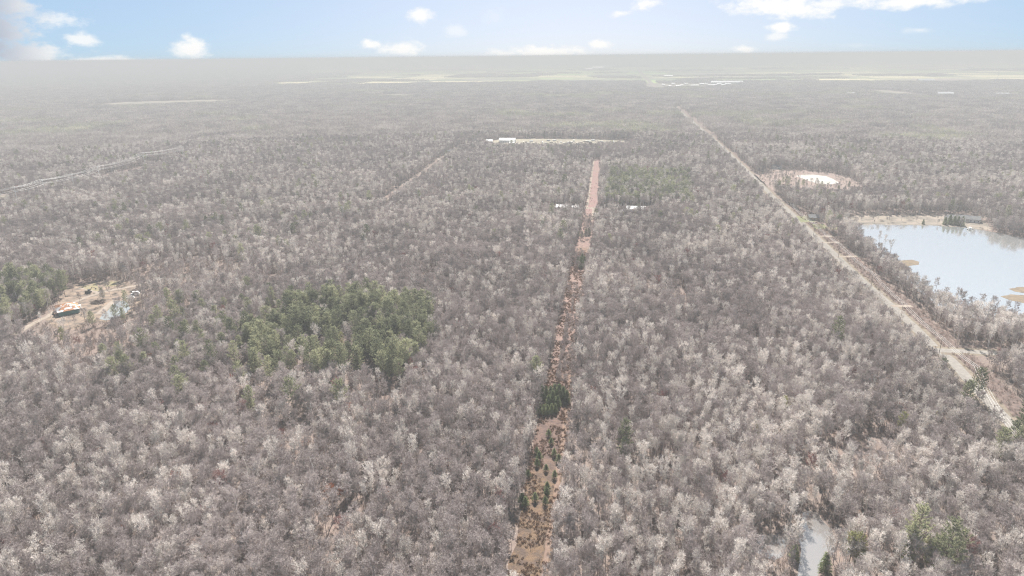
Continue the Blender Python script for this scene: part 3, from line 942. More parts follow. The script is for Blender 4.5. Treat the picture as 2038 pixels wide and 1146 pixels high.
# ------------------------------------------------------------------ where plants may stand
def free(P, buf=0.0, strip_buf=0.6):
    k = np.ones(len(P), bool)
    near = P[:, 1] < 2200
    Q = P[near]
    b = np.ones(len(Q), bool)
    L = np.array(STRIP_EDGE_L); Rr = np.array(STRIP_EDGE_R)
    b &= ~inside(Q, STRIP) & (seg_dist(Q, STRIP_EDGE_L) > strip_buf + buf) & (seg_dist(Q, STRIP_EDGE_R) > strip_buf + buf)
    b &= seg_dist(Q, ROAD) > 7.5 + buf
    b &= ~((seg_dist(Q, ROAD) < 15) & (seg_dist(Q, [grid(p_, -14, 0) for p_ in ROAD]) < 18))
    b &= seg_dist(Q, ROW) > 7.0 + buf
    b &= seg_dist(Q, SIDE_ROAD) > 6.0 + buf
    b &= seg_dist(Q, [(p_[0] - 3.0, p_[1] - 10.0) for p_ in SIDE_ROAD]) > 9.0
    for c in CROSSINGS: b &= seg_dist(Q, c) > 4 + buf
    b &= seg_dist(Q, CROSS_ROAD) > 7 + buf
    b &= seg_dist(Q, LAKE_ROAD) > 9 + buf
    b &= seg_dist(Q, WEST_ROAD) > 11.5 + buf
    b &= seg_dist(Q, DRIVE) > 4 + buf
    b &= seg_dist(Q, LINE_CLEAR) > 16 + buf
    for poly, e in ((LAKE, 1.5), (POND, 1.0), (POND_INLET, .5), (YARD, 0), (YARD_POND, 1), (PIT_FIELD, 1), (STORAGE, 8), (WEST_YARD, 2), (LAWN_A, 1), (LAWN_B, 1), (LAWN_C, 1), (BEACH, 1), (GAPS[0], 0)):
        b &= ~inside(Q, poly) & (seg_dist(Q, poly + poly[:1]) > e + buf)
    for f in FAR_FIELDS[5:] + FAR_FIELDS[3:4]:
        b &= ~inside(Q, f) & (seg_dist(Q, f + f[:1]) > 4 + buf)
    k[near] = b
    Q = P[~near]
    if len(Q):
        b = seg_dist(Q, FAR_ROAD) > 30 + buf
        b &= seg_dist(Q, ROAD) > 9 + buf
        for f in FAR_FIELDS[:5] + [TOWN]:
            b &= ~inside(Q, f) & (seg_dist(Q, f + f[:1]) > 10 + buf)
        k[~near] = b
    return k

def wedge(d0, d1, cell, jit=.52, margin=90):
    W = d1 * 0.86 + margin
    X, Y = np.meshgrid(np.arange(-W, W, cell), np.arange(40, d1, cell))
    P = np.stack([X.ravel(), Y.ravel()], 1)
    P = P + rng.uniform(-jit, jit, P.shape) * cell
    d = np.hypot(*P.T)
    return P[(np.abs(P[:, 0]) < P[:, 1] * 0.82 + margin) & (d < d1) & (d >= d0)]

def to_px(P, z=0.0):
    V = np.c_[P, np.full(len(P), z - CAM_H)]
    q = V @ np.array(_fwd)
    return 1019 + F_PX * (V @ np.array(_R)) / q, 573 - F_PX * (V @ np.array(_U)) / q, q

class Stand:
    def __init__(self):
        self.P, self.k, self.f, self.s = [], [], [], []
    def add(self, P, kinds, lo=.78, hi=1.15):
        kinds = np.asarray(kinds)
        f = np.zeros(len(P), int)
        for nm in set(kinds.tolist()):
            m = kinds == nm
            f[m] = rng.integers(0, FORM_AT[nm][1], m.sum())
        self.P.append(np.asarray(P)); self.k.append(kinds); self.f.append(f); self.s.append(rng.uniform(lo, hi, len(P)))
    def arrays(self):
        return np.concatenate(self.P), np.concatenate(self.k), np.concatenate(self.f), np.concatenate(self.s)

stand = Stand()
NEAR = 1600.0
P = wedge(100, NEAR, 3.75)
P = P[free(P)]
big = vnoise(P, 85); mid_ = vnoise(P + 900, 24)
u = rng.random(len(P))
in_grove = inside(P, GROVE)
in_plant = inside(P, PLANTATION)
thick = np.zeros(len(P), bool)
for t_ in THICKET: thick |= inside(P, t_)
side = P[:, 0] > 0.02 * P[:, 1]                      # right of the corridor there is more pale aspen
pale_p = np.clip((big * .46 + mid_ * .22 - .05) * np.where(side, 1.08, .75), .05, .55)
kinds_ = np.where(u < pale_p, 'pale_tree', 'brown_tree').astype('<U16')
u2 = rng.random(len(P))
kinds_[u2 < .018] = 'snag'
kinds_[(u2 > .018) & (u2 < .026)] = 'budding_maple'
LOOSE = inside(P, atl([(190, 640), (330, 600), (520, 590), (600, 620), (560, 700), (500, 790), (330, 800), (200, 770)]))
# lone pines and pine clumps
pn = vnoise(P + 3000, 70)
pine_p = np.where(P[:, 1] > 620, .016 + .05 * (pn > .78), .0)
pine_p = np.where(LOOSE, .09, pine_p)
pine_p = np.where(inside(P, LEFT_PINES), .45, pine_p)
kinds_[rng.random(len(P)) < pine_p] = 'white_pine'
g = in_grove & (rng.random(len(P)) < np.clip(vnoise(P + 500, 22) * 1.0 + .26, 0, .95))
kinds_[g] = 'white_pine'
kinds_[in_plant & (rng.random(len(P)) < .42)] = 'plantation'
keep = ~(thick & (rng.random(len(P)) < .72))
low = np.zeros(len(P), bool)
for t_ in LOW: low |= inside(P, t_)
keep &= ~(low & (rng.random(len(P)) < .985))
# a pine needs more room than a maple
keep &= ~((kinds_ == 'white_pine') & (rng.random(len(P)) < .45))
# thin the wood here and there so the floor and the trunks show
keep &= ~((vnoise(P + 7000, 33) > .80) & (rng.random(len(P)) < .6))
P, kinds_ = P[keep], kinds_[keep]
kinds_[kinds_ == 'plantation'] = 'white_pine'
isp_ = kinds_ == 'pale_tree'
stand.add(P[~isp_], kinds_[~isp_])
stand.add(P[isp_], kinds_[isp_], .66, 1.15)
G = wedge(600, 1500, 9.0)
G = G[inside(G, PIT_FIELD) & ~inside(G, SANDPIT) & (seg_dist(G, SANDPIT + SANDPIT[:1]) > 5)]
stand.add(G, ['brown_tree'] * len(G), .3, .75)
G = wedge(120, 400, 2.6)
G = G[inside(G, LOW[1]) & free(G) & (rng.random(len(G)) < .55)]
stand.add(G, ['brown_tree'] * len(G), .28, .55)
# where the corridor has grown over: saplings and low bare trees
OVER = [(640, 768, .75), (575, 640, .3), (433, 478, .4), (505, 538, .4)]
G = wedge(150, 900, 3.0)
G = G[inside(G, STRIP)]
gy = to_px(G)[1]
o_ = np.zeros(len(G))
for y0, y1, pr in OVER: o_ = np.maximum(o_, np.where((gy > y0) & (gy < y1), pr, 0))
edge_ = seg_dist(G, STRIP_EDGE_L)
o_ = np.where((gy > 590) & (edge_ < 5.0), .0, o_)                     # a path stays open along the left edge
G = G[rng.random(len(G)) < o_]
stand.add(G, ['brown_tree'] * len(G), .34, .62)
G = wedge(500, 1500, 11.0)
G = G[inside(G, BEACH) & (rng.random(len(G)) < .5) & (seg_dist(G, LAKE_ROAD) > 5)]
stand.add(G, ['brown_tree'] * len(G), .3, .8)

# single conifers and clumps read off the photograph: (x, y of the foot, kind)
def spots(pts, kd, lo, hi):
    stand.add(np.array([at(x, y) for x, y in pts]), [kd] * len(pts), lo, hi)
spots([(502, 832), (586, 822), (682, 822), (368, 808), (296, 745), (214, 730), (262, 768), (290, 715), (345, 690), (372, 700), (410, 640), (395, 620), (432, 650), (415, 770),
       (355, 655), (320, 665), (430, 745), (1240, 912), (1240, 921), (1870, 762), (1912, 832), (1942, 800), (1664, 700), (1802, 1128), (1815, 1118), (1870, 1150), (1890, 1146), (1850, 1140),
       (1990, 900), (2010, 905), (2030, 890), (2020, 920), (1985, 930), (655, 760), (585, 745), (780, 752), (512, 760), (680, 742), (620, 752), (1068, 768), (572, 510), (987, 492), (485, 528)], 'white_pine', 1.0, 1.35)
spots([(20, 640), (70, 600), (96, 590), (110, 598), (12, 618), (40, 610), (60, 622), (0, 655), (95, 612), (24, 600), (50, 590), (80, 582), (125, 582), (130, 590), (6, 590), (36, 585)], 'white_pine', .95, 1.3)
spots([(186, 650), (232, 640), (246, 640), (205, 595), (254, 622)], 'white_pine', .75, .95)
spots([(128, 690), (680, 700), (560, 690), (800, 700), (775, 735), (540, 730), (1560, 838), (1500, 880), (845, 680), (1790, 870), (1850, 860), (1840, 1120),  (1690, 1120), (1700, 1126)], 'yellow_pine', .7, 1.0)
spots([(1158, 520), (1150, 525), (1163, 527), (1156, 532), (1166, 468), (1158, 470), (1172, 466), (1150, 470)], 'spruce', .8, 1.2)
rust = [(612, 905), (805, 938), (640, 915), (685, 1000), (887, 945), (225, 790), (255, 780), (245, 1075), (665, 715), (368, 760), (300, 725), (1180, 800), (660, 1000), (770, 1010), (1668, 1000), (1445, 690), (355, 970), (560, 905), (700, 830), (1690, 1080)]
spots(rust, 'rust_oak', .65, 1.0)
# trees standing at the water's edge and in the yard
spots([(1935, 622), (1974, 626), (2000, 627), (1952, 618), (1905, 606), (1880, 596), (2020, 630), (1862, 580)], 'brown_tree', .8, 1.05)
spots([(1668, 462), (1636, 452), (1700, 458)], 'brown_tree', 1.1, 1.3)
spots([(112, 634), (128, 650), (150, 648), (170, 640), (182, 634), (196, 646), (214, 644), (238, 648), (268, 610), (274, 600), (220, 590), (236, 580), (206, 606), (160, 606), (146, 584), (120, 604)], 'brown_tree', .55, .95)
spots([(104, 640), (140, 656), (178, 650), (252, 640), (262, 620), (228, 572)], 'snag', .8, 1.0)
spots([(1760, 496), (1748, 490), (1772, 506)], 'pale_tree', .8, 1.0)

T_P, T_k, T_f, T_s = stand.arrays()
T_n = len(T_P)
T_turn = np.stack([rng.normal(0, .035, T_n), rng.normal(0, .035, T_n), rng.uniform(0, 2 * np.pi, T_n)], 1)
T_h = rng.uniform(.9, 1.12, T_n)
T_s[(T_k == 'white_pine') & inside(T_P, GROVE)] *= 1.12
T_h[(T_k == 'white_pine') & inside(T_P, PLANTATION)] *= .85

# ------------------------------------------------------------------ individual trees: the 300 of a kind that show largest
px_, py_, q_ = to_px(T_P)
in_view = (px_ > -25) & (px_ < 2063) & (py_ > 100) & (py_ < 1200)
NAMES = {'pale_tree': ('pale_bare_tree', 'tree'), 'brown_tree': ('bare_tree', 'tree'), 'snag': ('bare_trunk_tree', 'tree'), 'white_pine': ('pine_tree', 'pine tree'), 'yellow_pine': ('yellow_pine_tree', 'pine tree'),
         'spruce': ('spruce_tree', 'spruce'), 'rust_oak': ('oak_tree', 'oak'), 'budding_maple': ('maple_tree', 'maple')}
HABIT = {'pale_tree': ['pale bare tree with upswept boughs', 'narrow-crowned pale bare tree', 'fan-crowned pale bare tree', 'pale bare tree forked in two', 'steep-branched pale bare tree', 'three-stemmed pale bare tree'],
         'brown_tree': ['grey-brown bare tree with rounded crown', 'grey-brown bare tree with fuzzy crown', 'twin-stemmed grey-brown bare tree', 'twiggy low brown bare tree', 'spreading grey-brown bare tree', 'many-stemmed grey-brown bare tree'],
         'snag': ['thin pale trunk with sparse tip', 'leaning pale trunk with few branches', 'pale trunk with stub branches'],
         'white_pine': ['full green pine', 'pointed green pine', 'tiered green pine', 'bushy green pine', 'flat-topped green pine'],
         'yellow_pine': ['thin yellowish pine', 'sparse yellow-green pine'],
         'spruce': ['dark green spruce', 'blunt dark spruce', 'slim dark spruce'],
         'rust_oak': ['oak holding rust-orange leaves', 'two-stemmed oak with rust-red leaves'],
         'budding_maple': ['maple with reddish budding crown', 'two-stemmed maple with dull red crown']}
def size_word(s_, lo, hi):
    t = (s_ - lo) / (hi - lo)
    return 'small' if t < .22 else 'smallish' if t < .42 else '' if t < .62 else 'tall' if t < .82 else 'very tall'
def region(x, y, kd):
    """words for where a plant stands, by things one can find in the photograph"""
    if kd in ('white_pine', 'yellow_pine'):
        p1 = np.array([[x, y]])
        if inside(p1, GROVE)[0]: 
            px1 = to_px(p1)[0][0]
            return 'in the dense pine grove, ' + ('left end' if px1 < 580 else 'left half' if px1 < 680 else 'right half' if px1 < 770 else 'right end') + (', front' if to_px(p1)[1][0] > 700 else ', back' if to_px(p1)[1][0] < 650 else ', middle')
        if inside(p1, PLANTATION)[0]: return 'in the dark pine plantation beside the pink clearing'
    q = to_px(np.array([[x, y]]))
    a, b = q[0][0], q[1][0]
    if b > 880:
        row = 'lowest' if b > 1070 else 'second' if b > 975 else 'third'
        for lim, w in ((190, 'in the far left wood'), (380, 'in the left wood'), (560, 'left of the orange oak'), (740, 'right of the orange oak'), (900, 'well left of the clearing'), (1090, 'along the clearing, left side'),
                       (1260, 'along the clearing, right side'), (1430, 'between clearing and grey pond'), (1600, 'left of the grey pond'), (1760, 'right beside the grey pond'), (1900, 'right of the grey pond'), (9999, 'near the lower right corner')):
            if a < lim:
                return w + ', ' + row + ' rows'
    if b > 560:
        row = ', front' if b > 760 else ', middle' if b > 650 else ', back'
        for lim, w in ((320, 'beside the unfinished house yard'), (600, 'left of the pine grove'), (900, 'around the pine grove'), (1150, 'left of the middle clearing'), (1420, 'right of the middle clearing'), (1700, 'left of the gravel road'), (9999, 'by the gravel road and lake')):
            if a < lim:
                return w + row
    if a < 400: return 'near the high-voltage line'
    if a < 800: return 'left of the hazy dirt road'
    if a < 1170: return 'left of the pink clearing'
    if a < 1540: return 'right of the pink clearing'
    return 'beyond the lake'

taken = np.zeros(T_n, bool)
for kd in NAMES:
    idx = np.where((T_k == kd) & in_view)[0]
    idx = idx[np.argsort(q_[idx] / T_s[idx])][:300]
    nm, cat = NAMES[kd]
    for i in idx:
        wood, crown, whole = KINDS[kd][T_f[i]]
        x, y = T_P[i]
        t = empty(nm, (x, y, 0))
        t.rotation_euler = tuple(T_turn[i])
        t.scale = (T_s[i], T_s[i], T_s[i] * T_h[i])
        w = region(x, y, kd)
        sw = size_word(T_s[i], *((.95, 1.35) if kd == 'white_pine' and T_s[i] > 1.15 else (.35, .7) if T_s[i] < .7 else (.78, 1.15)))
        tag(t, (sw + ' ' + HABIT[kd][T_f[i]] + ' ' + w).strip(), cat, cat + 's ' + w)
        link('trunk', wood, t)
        link('crown', crown, t)
    taken[idx] = True

rest = ~taken
form_ = np.array([FORM_AT[k][0] for k in T_k]) + T_f
plants = instancer_group('forest_plants', hidden_collection('plant_form', FORMS))
for nm, ks in (('bare_forest', ('pale_tree', 'brown_tree', 'snag', 'rust_oak', 'budding_maple')), ('pine_wood', ('white_pine', 'yellow_pine', 'spruce'))):
    m = rest & np.isin(T_k, ks)
    plant_mass(nm, np.c_[T_P[m], np.zeros(m.sum())], form_[m], np.stack([T_s[m], T_s[m], T_s[m] * T_h[m]], 1), T_turn[m], plants)

# ------------------------------------------------------------------ undergrowth
B = wedge(100, 850, 4.4)
B = B[free(B, -1.0, .4)]
thick = np.zeros(len(B), bool)
for t_ in THICKET: thick |= inside(B, t_)
n1 = len(B)
fb = FORM_AT['brush'][0] + rng.integers(0, FORM_AT['brush'][1], n1)
sb = rng.uniform(.45, 1.0, n1) * np.where(thick, 1.1, 1)
# low scrub in the corridor and under the power line
TF = wedge(120, 620, 1.5)
TF = TF[(inside(TF, STRIP) & (vnoise(TF, 5) + .4 * vnoise(TF + 50, 14) > .56))]
C = wedge(120, 1000, 2.7)
inc = inside(C, STRIP) | ((seg_dist(C, ROW) < 6.5) & (seg_dist(C, ROAD) > 4.5))
for c in CROSSINGS + [SIDE_ROAD]: inc &= seg_dist(C, c) > 4
inc &= rng.random(len(C)) < np.where(inside(C, STRIP), .32 * (vnoise(C, 9) > .42), .95)
C = C[inc]
fc = FORM_AT['brush'][0] + rng.integers(0, FORM_AT['brush'][1], len(C))
sc_ = rng.uniform(.14, .34, len(C)) * np.where(inside(C, STRIP), 1, 1.5)
PB = np.concatenate([B, C]); n2 = len(PB)
ss = np.concatenate([sb, sc_])
plant_mass('undergrowth', np.c_[PB, np.zeros(n2)], np.concatenate([fb, fc]), np.stack([ss * np.concatenate([np.ones(n1), np.full(len(C), 1.7)])] * 2 + [ss], 1),
           np.stack([np.zeros(n2), np.zeros(n2), rng.uniform(0, 6.28, n2)], 1), plants)

nt = len(TF)
st_ = rng.uniform(.5, 1.25, nt)
plant_mass('tall_grass', np.c_[TF, np.zeros(nt)], FORM_AT['tuft'][0] + rng.integers(0, 3, nt), np.stack([st_, st_, st_], 1), np.stack([np.zeros(nt), np.zeros(nt), rng.uniform(0, 6.28, nt)], 1), plants)

# ------------------------------------------------------------------ the woods further off, in plots of many trees each
def plot_mesh(seed, side_, n, pine=0.0, name='far_plot'):
    r = np.random.default_rng(seed)
    tv, tm, nv = [], [], 0
    for i in range(n):
        x, y = r.uniform(-side_ / 2, side_ / 2, 2)
        H = r.uniform(9, 15)
        if r.random() < pine:
            R_, H = r.uniform(1.8, 3), H * 1.1
            k = 60
            h = r.uniform(.2, 1, k); a = r.uniform(0, 6.28, k)
            rr = R_ * (1.05 - h) * r.uniform(.5, 1, k)
            b = np.stack([x + rr * np.cos(a), y + rr * np.sin(a), H * h], 1)
            d = np.stack([np.cos(a), np.sin(a), np.full(k, .35)], 1) + r.normal(size=(k, 3)) * .4
            L = r.uniform(.8, 1.6, k)[:, None]; w = .45; mi = 2
        else:
            R_ = r.uniform(1.4, 2.7)
            k = 75
            a = r.uniform(0, 6.28, k); h = r.uniform(.35, .85, k)
            rr = R_ * r.uniform(0, .75, k)
            b = np.stack([x + rr * np.cos(a), y + rr * np.sin(a), H * h], 1)
            d = np.stack([np.cos(a) * .6, np.sin(a) * .6, np.full(k, .9)], 1) + r.normal(size=(k, 3)) * .35
            L = r.uniform(1.2, 2.8, k)[:, None]; w = .15; mi = 0 if r.random() < .7 else 1
        t = b + d * L
        s = np.cross(t - b, r.normal(size=(k, 3))); s /= np.linalg.norm(s, axis=1)[:, None]
        tv.append(np.stack([b - s * w / 2, b + s * w / 2, t], 1).reshape(-1, 3))
        tm += [mi] * k
        # the stem
        tv.append(np.array([[x - .13, y, 0], [x + .13, y, 0], [x, y, H * .8]])); tm.append(mi if mi < 2 else 0)
    V = np.concatenate(tv)
    me = mesh_from(name, V, np.arange(len(V)).reshape(-1, 3), [M['brown_bark'], M['pale_bark'], M['pine_needles']], tm)
    return me
FAR = [plot_mesh(100 + i, 27, 64, .02) for i in range(6)] + [plot_mesh(200 + i, 27, 56, .45) for i in range(2)] + [plot_mesh(300, 60, 150, .08)] + [plot_mesh(301, 60, 150, .3)]
far_group = instancer_group('far_woods', hidden_collection('far_plot', FAR))
P1 = wedge(NEAR - 14, 4900, 25.0, .25)
P1 = P1[free(P1, 11)]
f1 = np.where(vnoise(P1 + 4000, 160) > .74, 6 + rng.integers(0, 2, len(P1)), rng.integers(0, 6, len(P1)))
s1 = rng.uniform(.85, 1.15, len(P1))
P2 = wedge(4900, 15000, 58.0, .3)
infield = np.zeros(len(P2), bool)
for f_ in FIELDS: infield |= inside(P2, f_)
left_ = P2[:, 0] < -0.28 * P2[:, 1]
wood_ = vnoise(P2 * np.array([1, 2.2]), 1000) + .25 * vnoise(P2, 260) + np.where(left_, .35, -.24) - np.clip((P2[:, 1] - 7000) / 20000, 0, .4)
P2 = P2[free(P2, 30) & ~infield & (wood_ > .55)]
f2 = 8 + (rng.random(len(P2)) < .4)
s2 = rng.uniform(.9, 1.2, len(P2))
PF = np.concatenate([P1, P2]); nf = len(PF)
sf = np.concatenate([s1, s2])
plant_mass('distant_forest', np.c_[PF, np.zeros(nf)], np.concatenate([f1, f2]), np.stack([sf, sf, sf], 1), np.stack([np.zeros(nf), np.zeros(nf), rng.integers(0, 4, nf) * np.pi / 2 + rng.normal(0, .2, nf)], 1), far_group)
print('individual', int(taken.sum()), 'mass', int(rest.sum()), 'undergrowth', n2, 'plots', nf, 'fields', len(FIELDS))

# ------------------------------------------------------------------ evergreens planted in the clearing
def plant_thing(kd, name, cat, x, y, label, group, s=1.0, h=1.0):
    i = int(rng.integers(0, len(KINDS[kd])))
    wood, crown, whole = KINDS[kd][i]
    t = empty(name, (x, y, 0), float(rng.uniform(0, 6.28)))
    t.scale = (s, s, s * h)
    tag(t, label, cat, group)
    link('trunk', wood, t); link('crown', crown, t)
    return t

YOUNG = [((1092, 868), 'farthest small conifer alone in the rusty clearing'), ((1097, 884), 'slim leaning conifer second from the far end of the clearing'), ((1068, 903), 'small dark conifer against the left edge, below the slim pair'),
         ((1103, 908), 'thin conifer right of centre in the middle of the clearing'), ((1112, 921), 'dark conifer hard against the path on the right side of the clearing'), ((1073, 915), 'bushy conifer crowning the shadowed clump on the left'),
         ((1069, 928), 'tall conifer with the longest shadow on the left of the clearing'), ((1087, 938), 'well shaped conifer alone in the centre of the clearing'), ((1051, 949), 'dark conifer half in the trees at the left clearing edge'),
         ((1104, 952), 'low shadowed conifer on the right below the path-side conifer'), ((1089, 976), 'upper conifer of the close pair in the near clearing'), ((1088, 985), 'lower and smaller conifer of the close pair in the near clearing'),
         ((1085, 1004), 'round conifer nearest the path with its shadow in front'), ((1065, 997), 'round conifer in the middle of the nearest row of three'), ((1039, 1001), 'pale green conifer at the left end of the nearest row'),
         ((1046, 1007), 'plump conifer nearest the camera at the left clearing edge')]
for (q, lb) in YOUNG:
    x, y = at(*q)
    plant_thing('young_conifer', 'young_conifer', 'conifer', x, y, lb, 'young conifers in the clearing', float(rng.uniform(.9, 1.2)), float(rng.uniform(.8, 1.0)))
CLUMP = [((1078, 796), 'far left'), ((1087, 791), 'back row second'), ((1096, 794), 'back row third'), ((1104, 789), 'farthest of all'), ((1113, 793), 'back row second from right'), ((1121, 797), 'right of centre'), ((1128, 801), 'far right, beside the path'),
         ((1100, 806), 'dead centre'), ((1110, 809), 'middle row right'), ((1092, 809), 'middle row left'), ((1074, 822), 'front row leftmost'), ((1082, 825), 'front row second from left'), ((1090, 824), 'front row middle'), ((1098, 823), 'front row second from right'), ((1105, 821), 'front row rightmost')]
for (q, w) in CLUMP:
    x, y = at(*q)
    plant_thing('spruce', 'spruce_tree', 'spruce', x, y, 'dark spruce in the clump across the clearing, ' + w, 'spruces in the clump across the clearing', float(rng.uniform(.85, 1.15)) if q[1] < 815 else .72)
x, y = at(1068, 772)
plant_thing('spruce', 'spruce_tree', 'spruce', x, y, 'tall narrow spruce standing behind the spruce clump at the left edge', None, 1.45, 1.15)
for q, lb, sc_q in (((1641, 1136), 'bushy conifer on the bank at the foot of the grey pond', 1.05), ((1579, 1112), 'conifer on the spit between the two arms of the grey pond', .9), ((1712, 1122), 'dark conifer at the right bank of the grey pond', 1.0)):
    x, y = at(*q)
    plant_thing('spruce', 'spruce_tree', 'spruce', x, y, lb, 'conifers around the grey pond', sc_q)
for q, lb in (((1880, 447), 'dark evergreen at the left end of the far lakeshore clump'), ((1889, 446), 'dark evergreen second from left in the far lakeshore clump'), ((1898, 447), 'dark evergreen in the middle of the far lakeshore clump'), ((1906, 448), 'evergreen second from right in the far lakeshore clump'), ((1914, 449), 'slim evergreen at the right end of the far lakeshore clump'),
              ((1837, 446), 'lone small evergreen on the far lakeshore beach')):
    x, y = at(*q)
    plant_thing('spruce', 'spruce_tree', 'spruce', x, y, lb, 'evergreens on the far lakeshore', 1.25 if q[0] > 1840 else .8)
for q, lb in (((1558, 366), 'tallest dark pine of the clump on the heath left of the sand pit'), ((1564, 367), 'middle pine of the clump left of the sand pit'), ((1570, 365), 'right pine of the clump left of the sand pit'),
              ((1588, 372), 'low dark pine just below the sand pit'), ((1597, 374), 'wide dark pine below the sand pit'), ((1625, 380), 'left pine in front of the sand pit'), ((1634, 379), 'right pine in front of the sand pit'), ((1668, 382), 'round dark pine right below the sand pit'), ((1689, 374), 'small red-brown pine at the right of the sand pit')):
    x, y = at(*q)
    plant_thing('white_pine', 'pine_tree', 'pine tree', x, y, lb, 'pines around the sand pit', .75, .9)

# ------------------------------------------------------------------ paints
M['white_roof'] = mottled('white_metal', (0.66, 0.66, 0.65), (0.55, 0.55, 0.55), .3, .45, 'principled', .5)
M['grey_roof'] = mottled('grey_shingle', (0.22, 0.215, 0.215), (0.16, 0.155, 0.155), .8)
M['brown_roof'] = mottled('brown_shingle', (0.21, 0.16, 0.13), (0.15, 0.115, 0.10), .8)
M['white_wall'] = mottled('white_siding', (0.74, 0.73, 0.70), (0.64, 0.63, 0.61), .4)
M['tan_wall'] = mottled('tan_siding', (0.46, 0.39, 0.31), (0.39, 0.33, 0.27), .4)
M['green_sheathing'] = mottled('green_sheathing', (0.09, 0.19, 0.165), (0.12, 0.22, 0.19), .6)
M['board'] = mottled('sheathing_board', (0.36, 0.19, 0.11), (0.28, 0.155, 0.10), .9)
M['wrap'] = mottled('white_underlay', (0.62, 0.61, 0.61), (0.52, 0.52, 0.53), .5)
M['glass'] = NT('window_glass').principled((0.05, 0.06, 0.07), .08, 0, None, .6)
M['rubber'] = NT('tyre_rubber').principled((0.03, 0.03, 0.03), .8)
M['steel'] = mottled('galvanised_steel', (0.62, 0.62, 0.61), (0.52, 0.52, 0.51), .4, .5, 'principled', .5)
M['wood_pole'] = mottled('pole_wood', (0.34, 0.285, 0.235), (0.27, 0.225, 0.19), .5)
M['wire'] = mottled('bare_aluminium', (0.46, 0.46, 0.45), (0.40, 0.40, 0.40), .05, .4, 'principled', .5)
M['insulator'] = NT('porcelain').principled((0.72, 0.72, 0.74), .25)
CAR = {n: NT('paint_' + n).principled(c, .3, 0, None, .5) for n, c in (('white', (.78, .78, .78)), ('silver', (.45, .46, .48)), ('red', (.35, .05, .04)), ('blue', (.08, .13, .28)), ('dark', (.04, .04, .045)), ('tan', (.48, .42, .33)))}
M['machine'] = mottled('machine_paint', (0.07, 0.06, 0.05), (0.11, 0.09, 0.06), .8, .5, 'principled')
M['deadwood'] = mottled('dead_wood', (0.12, 0.095, 0.085), (0.20, 0.16, 0.14), 1.2)

# ------------------------------------------------------------------ houses
def house(name, label, cat, loc, rz, w, d, h, roof_h, wall, roof, group=None, windows=True, door=True):
    t = empty(name, (loc[0], loc[1], 0.1), rz)
    tag(t, label, cat, group)
    wm = MB(); wm.box(-w / 2, w / 2, -d / 2, d / 2, 0, h)
    wm.add([(-w / 2, -d / 2, h), (-w / 2, d / 2, h), (-w / 2, 0, h + roof_h), (w / 2, -d / 2, h), (w / 2, d / 2, h), (w / 2, 0, h + roof_h)], [(0, 2, 1), (3, 4, 5)])
    wo_ = wm.build('wall', wall, t)
    o = .5; k = roof_h / (d / 2)
    rm = MB()
    for s in (-1, 1):
        y0, z0, y1, z1 = s * (d / 2 + o), h - o * k + .05, 0, h + roof_h + .05
        a = [(-w / 2 - o, y0, z0), (w / 2 + o, y0, z0), (w / 2 + o, y1, z1), (-w / 2 - o, y1, z1)]
        rm.add(a + [(x, y, z + .18) for x, y, z in a], [(0, 1, 2, 3), (7, 6, 5, 4), (0, 4, 5, 1), (1, 5, 6, 2), (2, 6, 7, 3), (3, 7, 4, 0)])
    rm.build('roof', roof, t)
    if windows:
        n = max(2, int(w / 3.5))
        for i in range(n):
            x = -w / 2 + (i + .5) * w / n
            if door and i == n // 2:
                MB().box(x - .5, x + .5, -d / 2 - .06, -d / 2 + .02, .05, 2.1).build('door', M['grey_roof'], t)
                continue
            fr = MB().box(x - .7, x + .7, -d / 2 - .06, -d / 2 + .02, 1.0, 2.3).build('window', M['white_wall'], t)
            MB().box(x - .6, x + .6, -d / 2 - .09, -d / 2 - .04, 1.1, 2.2).build('pane', M['glass'], fr)
    return t

def far_house(px, py, w, d, h, roof, wall, label, group=None, rz=None, cat='house', name='house'):
    x, y = at(px, py)
    base = -math.atan2(GRID_N.x, GRID_N.y)
    return house(name, label, cat, (x, y), base + (rz or 0), w, d, h, d * .28, M[wall], M[roof], group)

# the unfinished house in its yard: green sheathing, hipped roof half covered with orange boards and white sheet
hx, hy = at(136, 620)
H_ = empty('unfinished_house', (hx, hy, .1), math.radians(-52))
tag(H_, 'unfinished house with green walls and a hipped roof of orange boards and white sheets', 'house')
W2, D2, HW, RH = 7.8, 6.6, 3.0, 3.4
MB().box(-W2, W2, -D2, D2, 0, HW).build('wall', M['green_sheathing'], H_)
MB().box(-W2 + 2, W2 - 5, -D2 - 2.2, -D2 - .02, 1.0, 1.25).build('deck', M['board'], H_)
for x_ in (-6.5, -3.5, 3.5, 6.5):
    f_ = MB().box(x_ - .8, x_ + .8, -D2 - .08, -D2 + .04, 1.1, 2.7).build('window', M['wrap'], H_)
    MB().box(x_ - .65, x_ + .65, -D2 - .12, -D2 - .05, 1.25, 2.55).build('pane', M['glass'], f_)
MB().box(-1.2, 1.2, -D2 - .08, -D2 + .04, 0.02, 2.2).build('door', M['grey_roof'], H_)
E = .7
eav = [(-W2 - E, -D2 - E), (W2 + E, -D2 - E), (W2 + E, D2 + E), (-W2 - E, D2 + E)]
rl = W2 - D2
ridge = [(-rl - .6, 0), (rl + .6, 0)]
rv = [(x, y, HW + .02) for x, y in eav] + [(x, y, HW + RH) for x, y in ridge]
rb = MB().add(rv, [(0, 1, 5, 4), (1, 2, 5), (2, 3, 4, 5), (3, 0, 4), (3, 2, 1, 0)]).build('roof', M['board'], H_)
rr_ = np.random.default_rng(4)
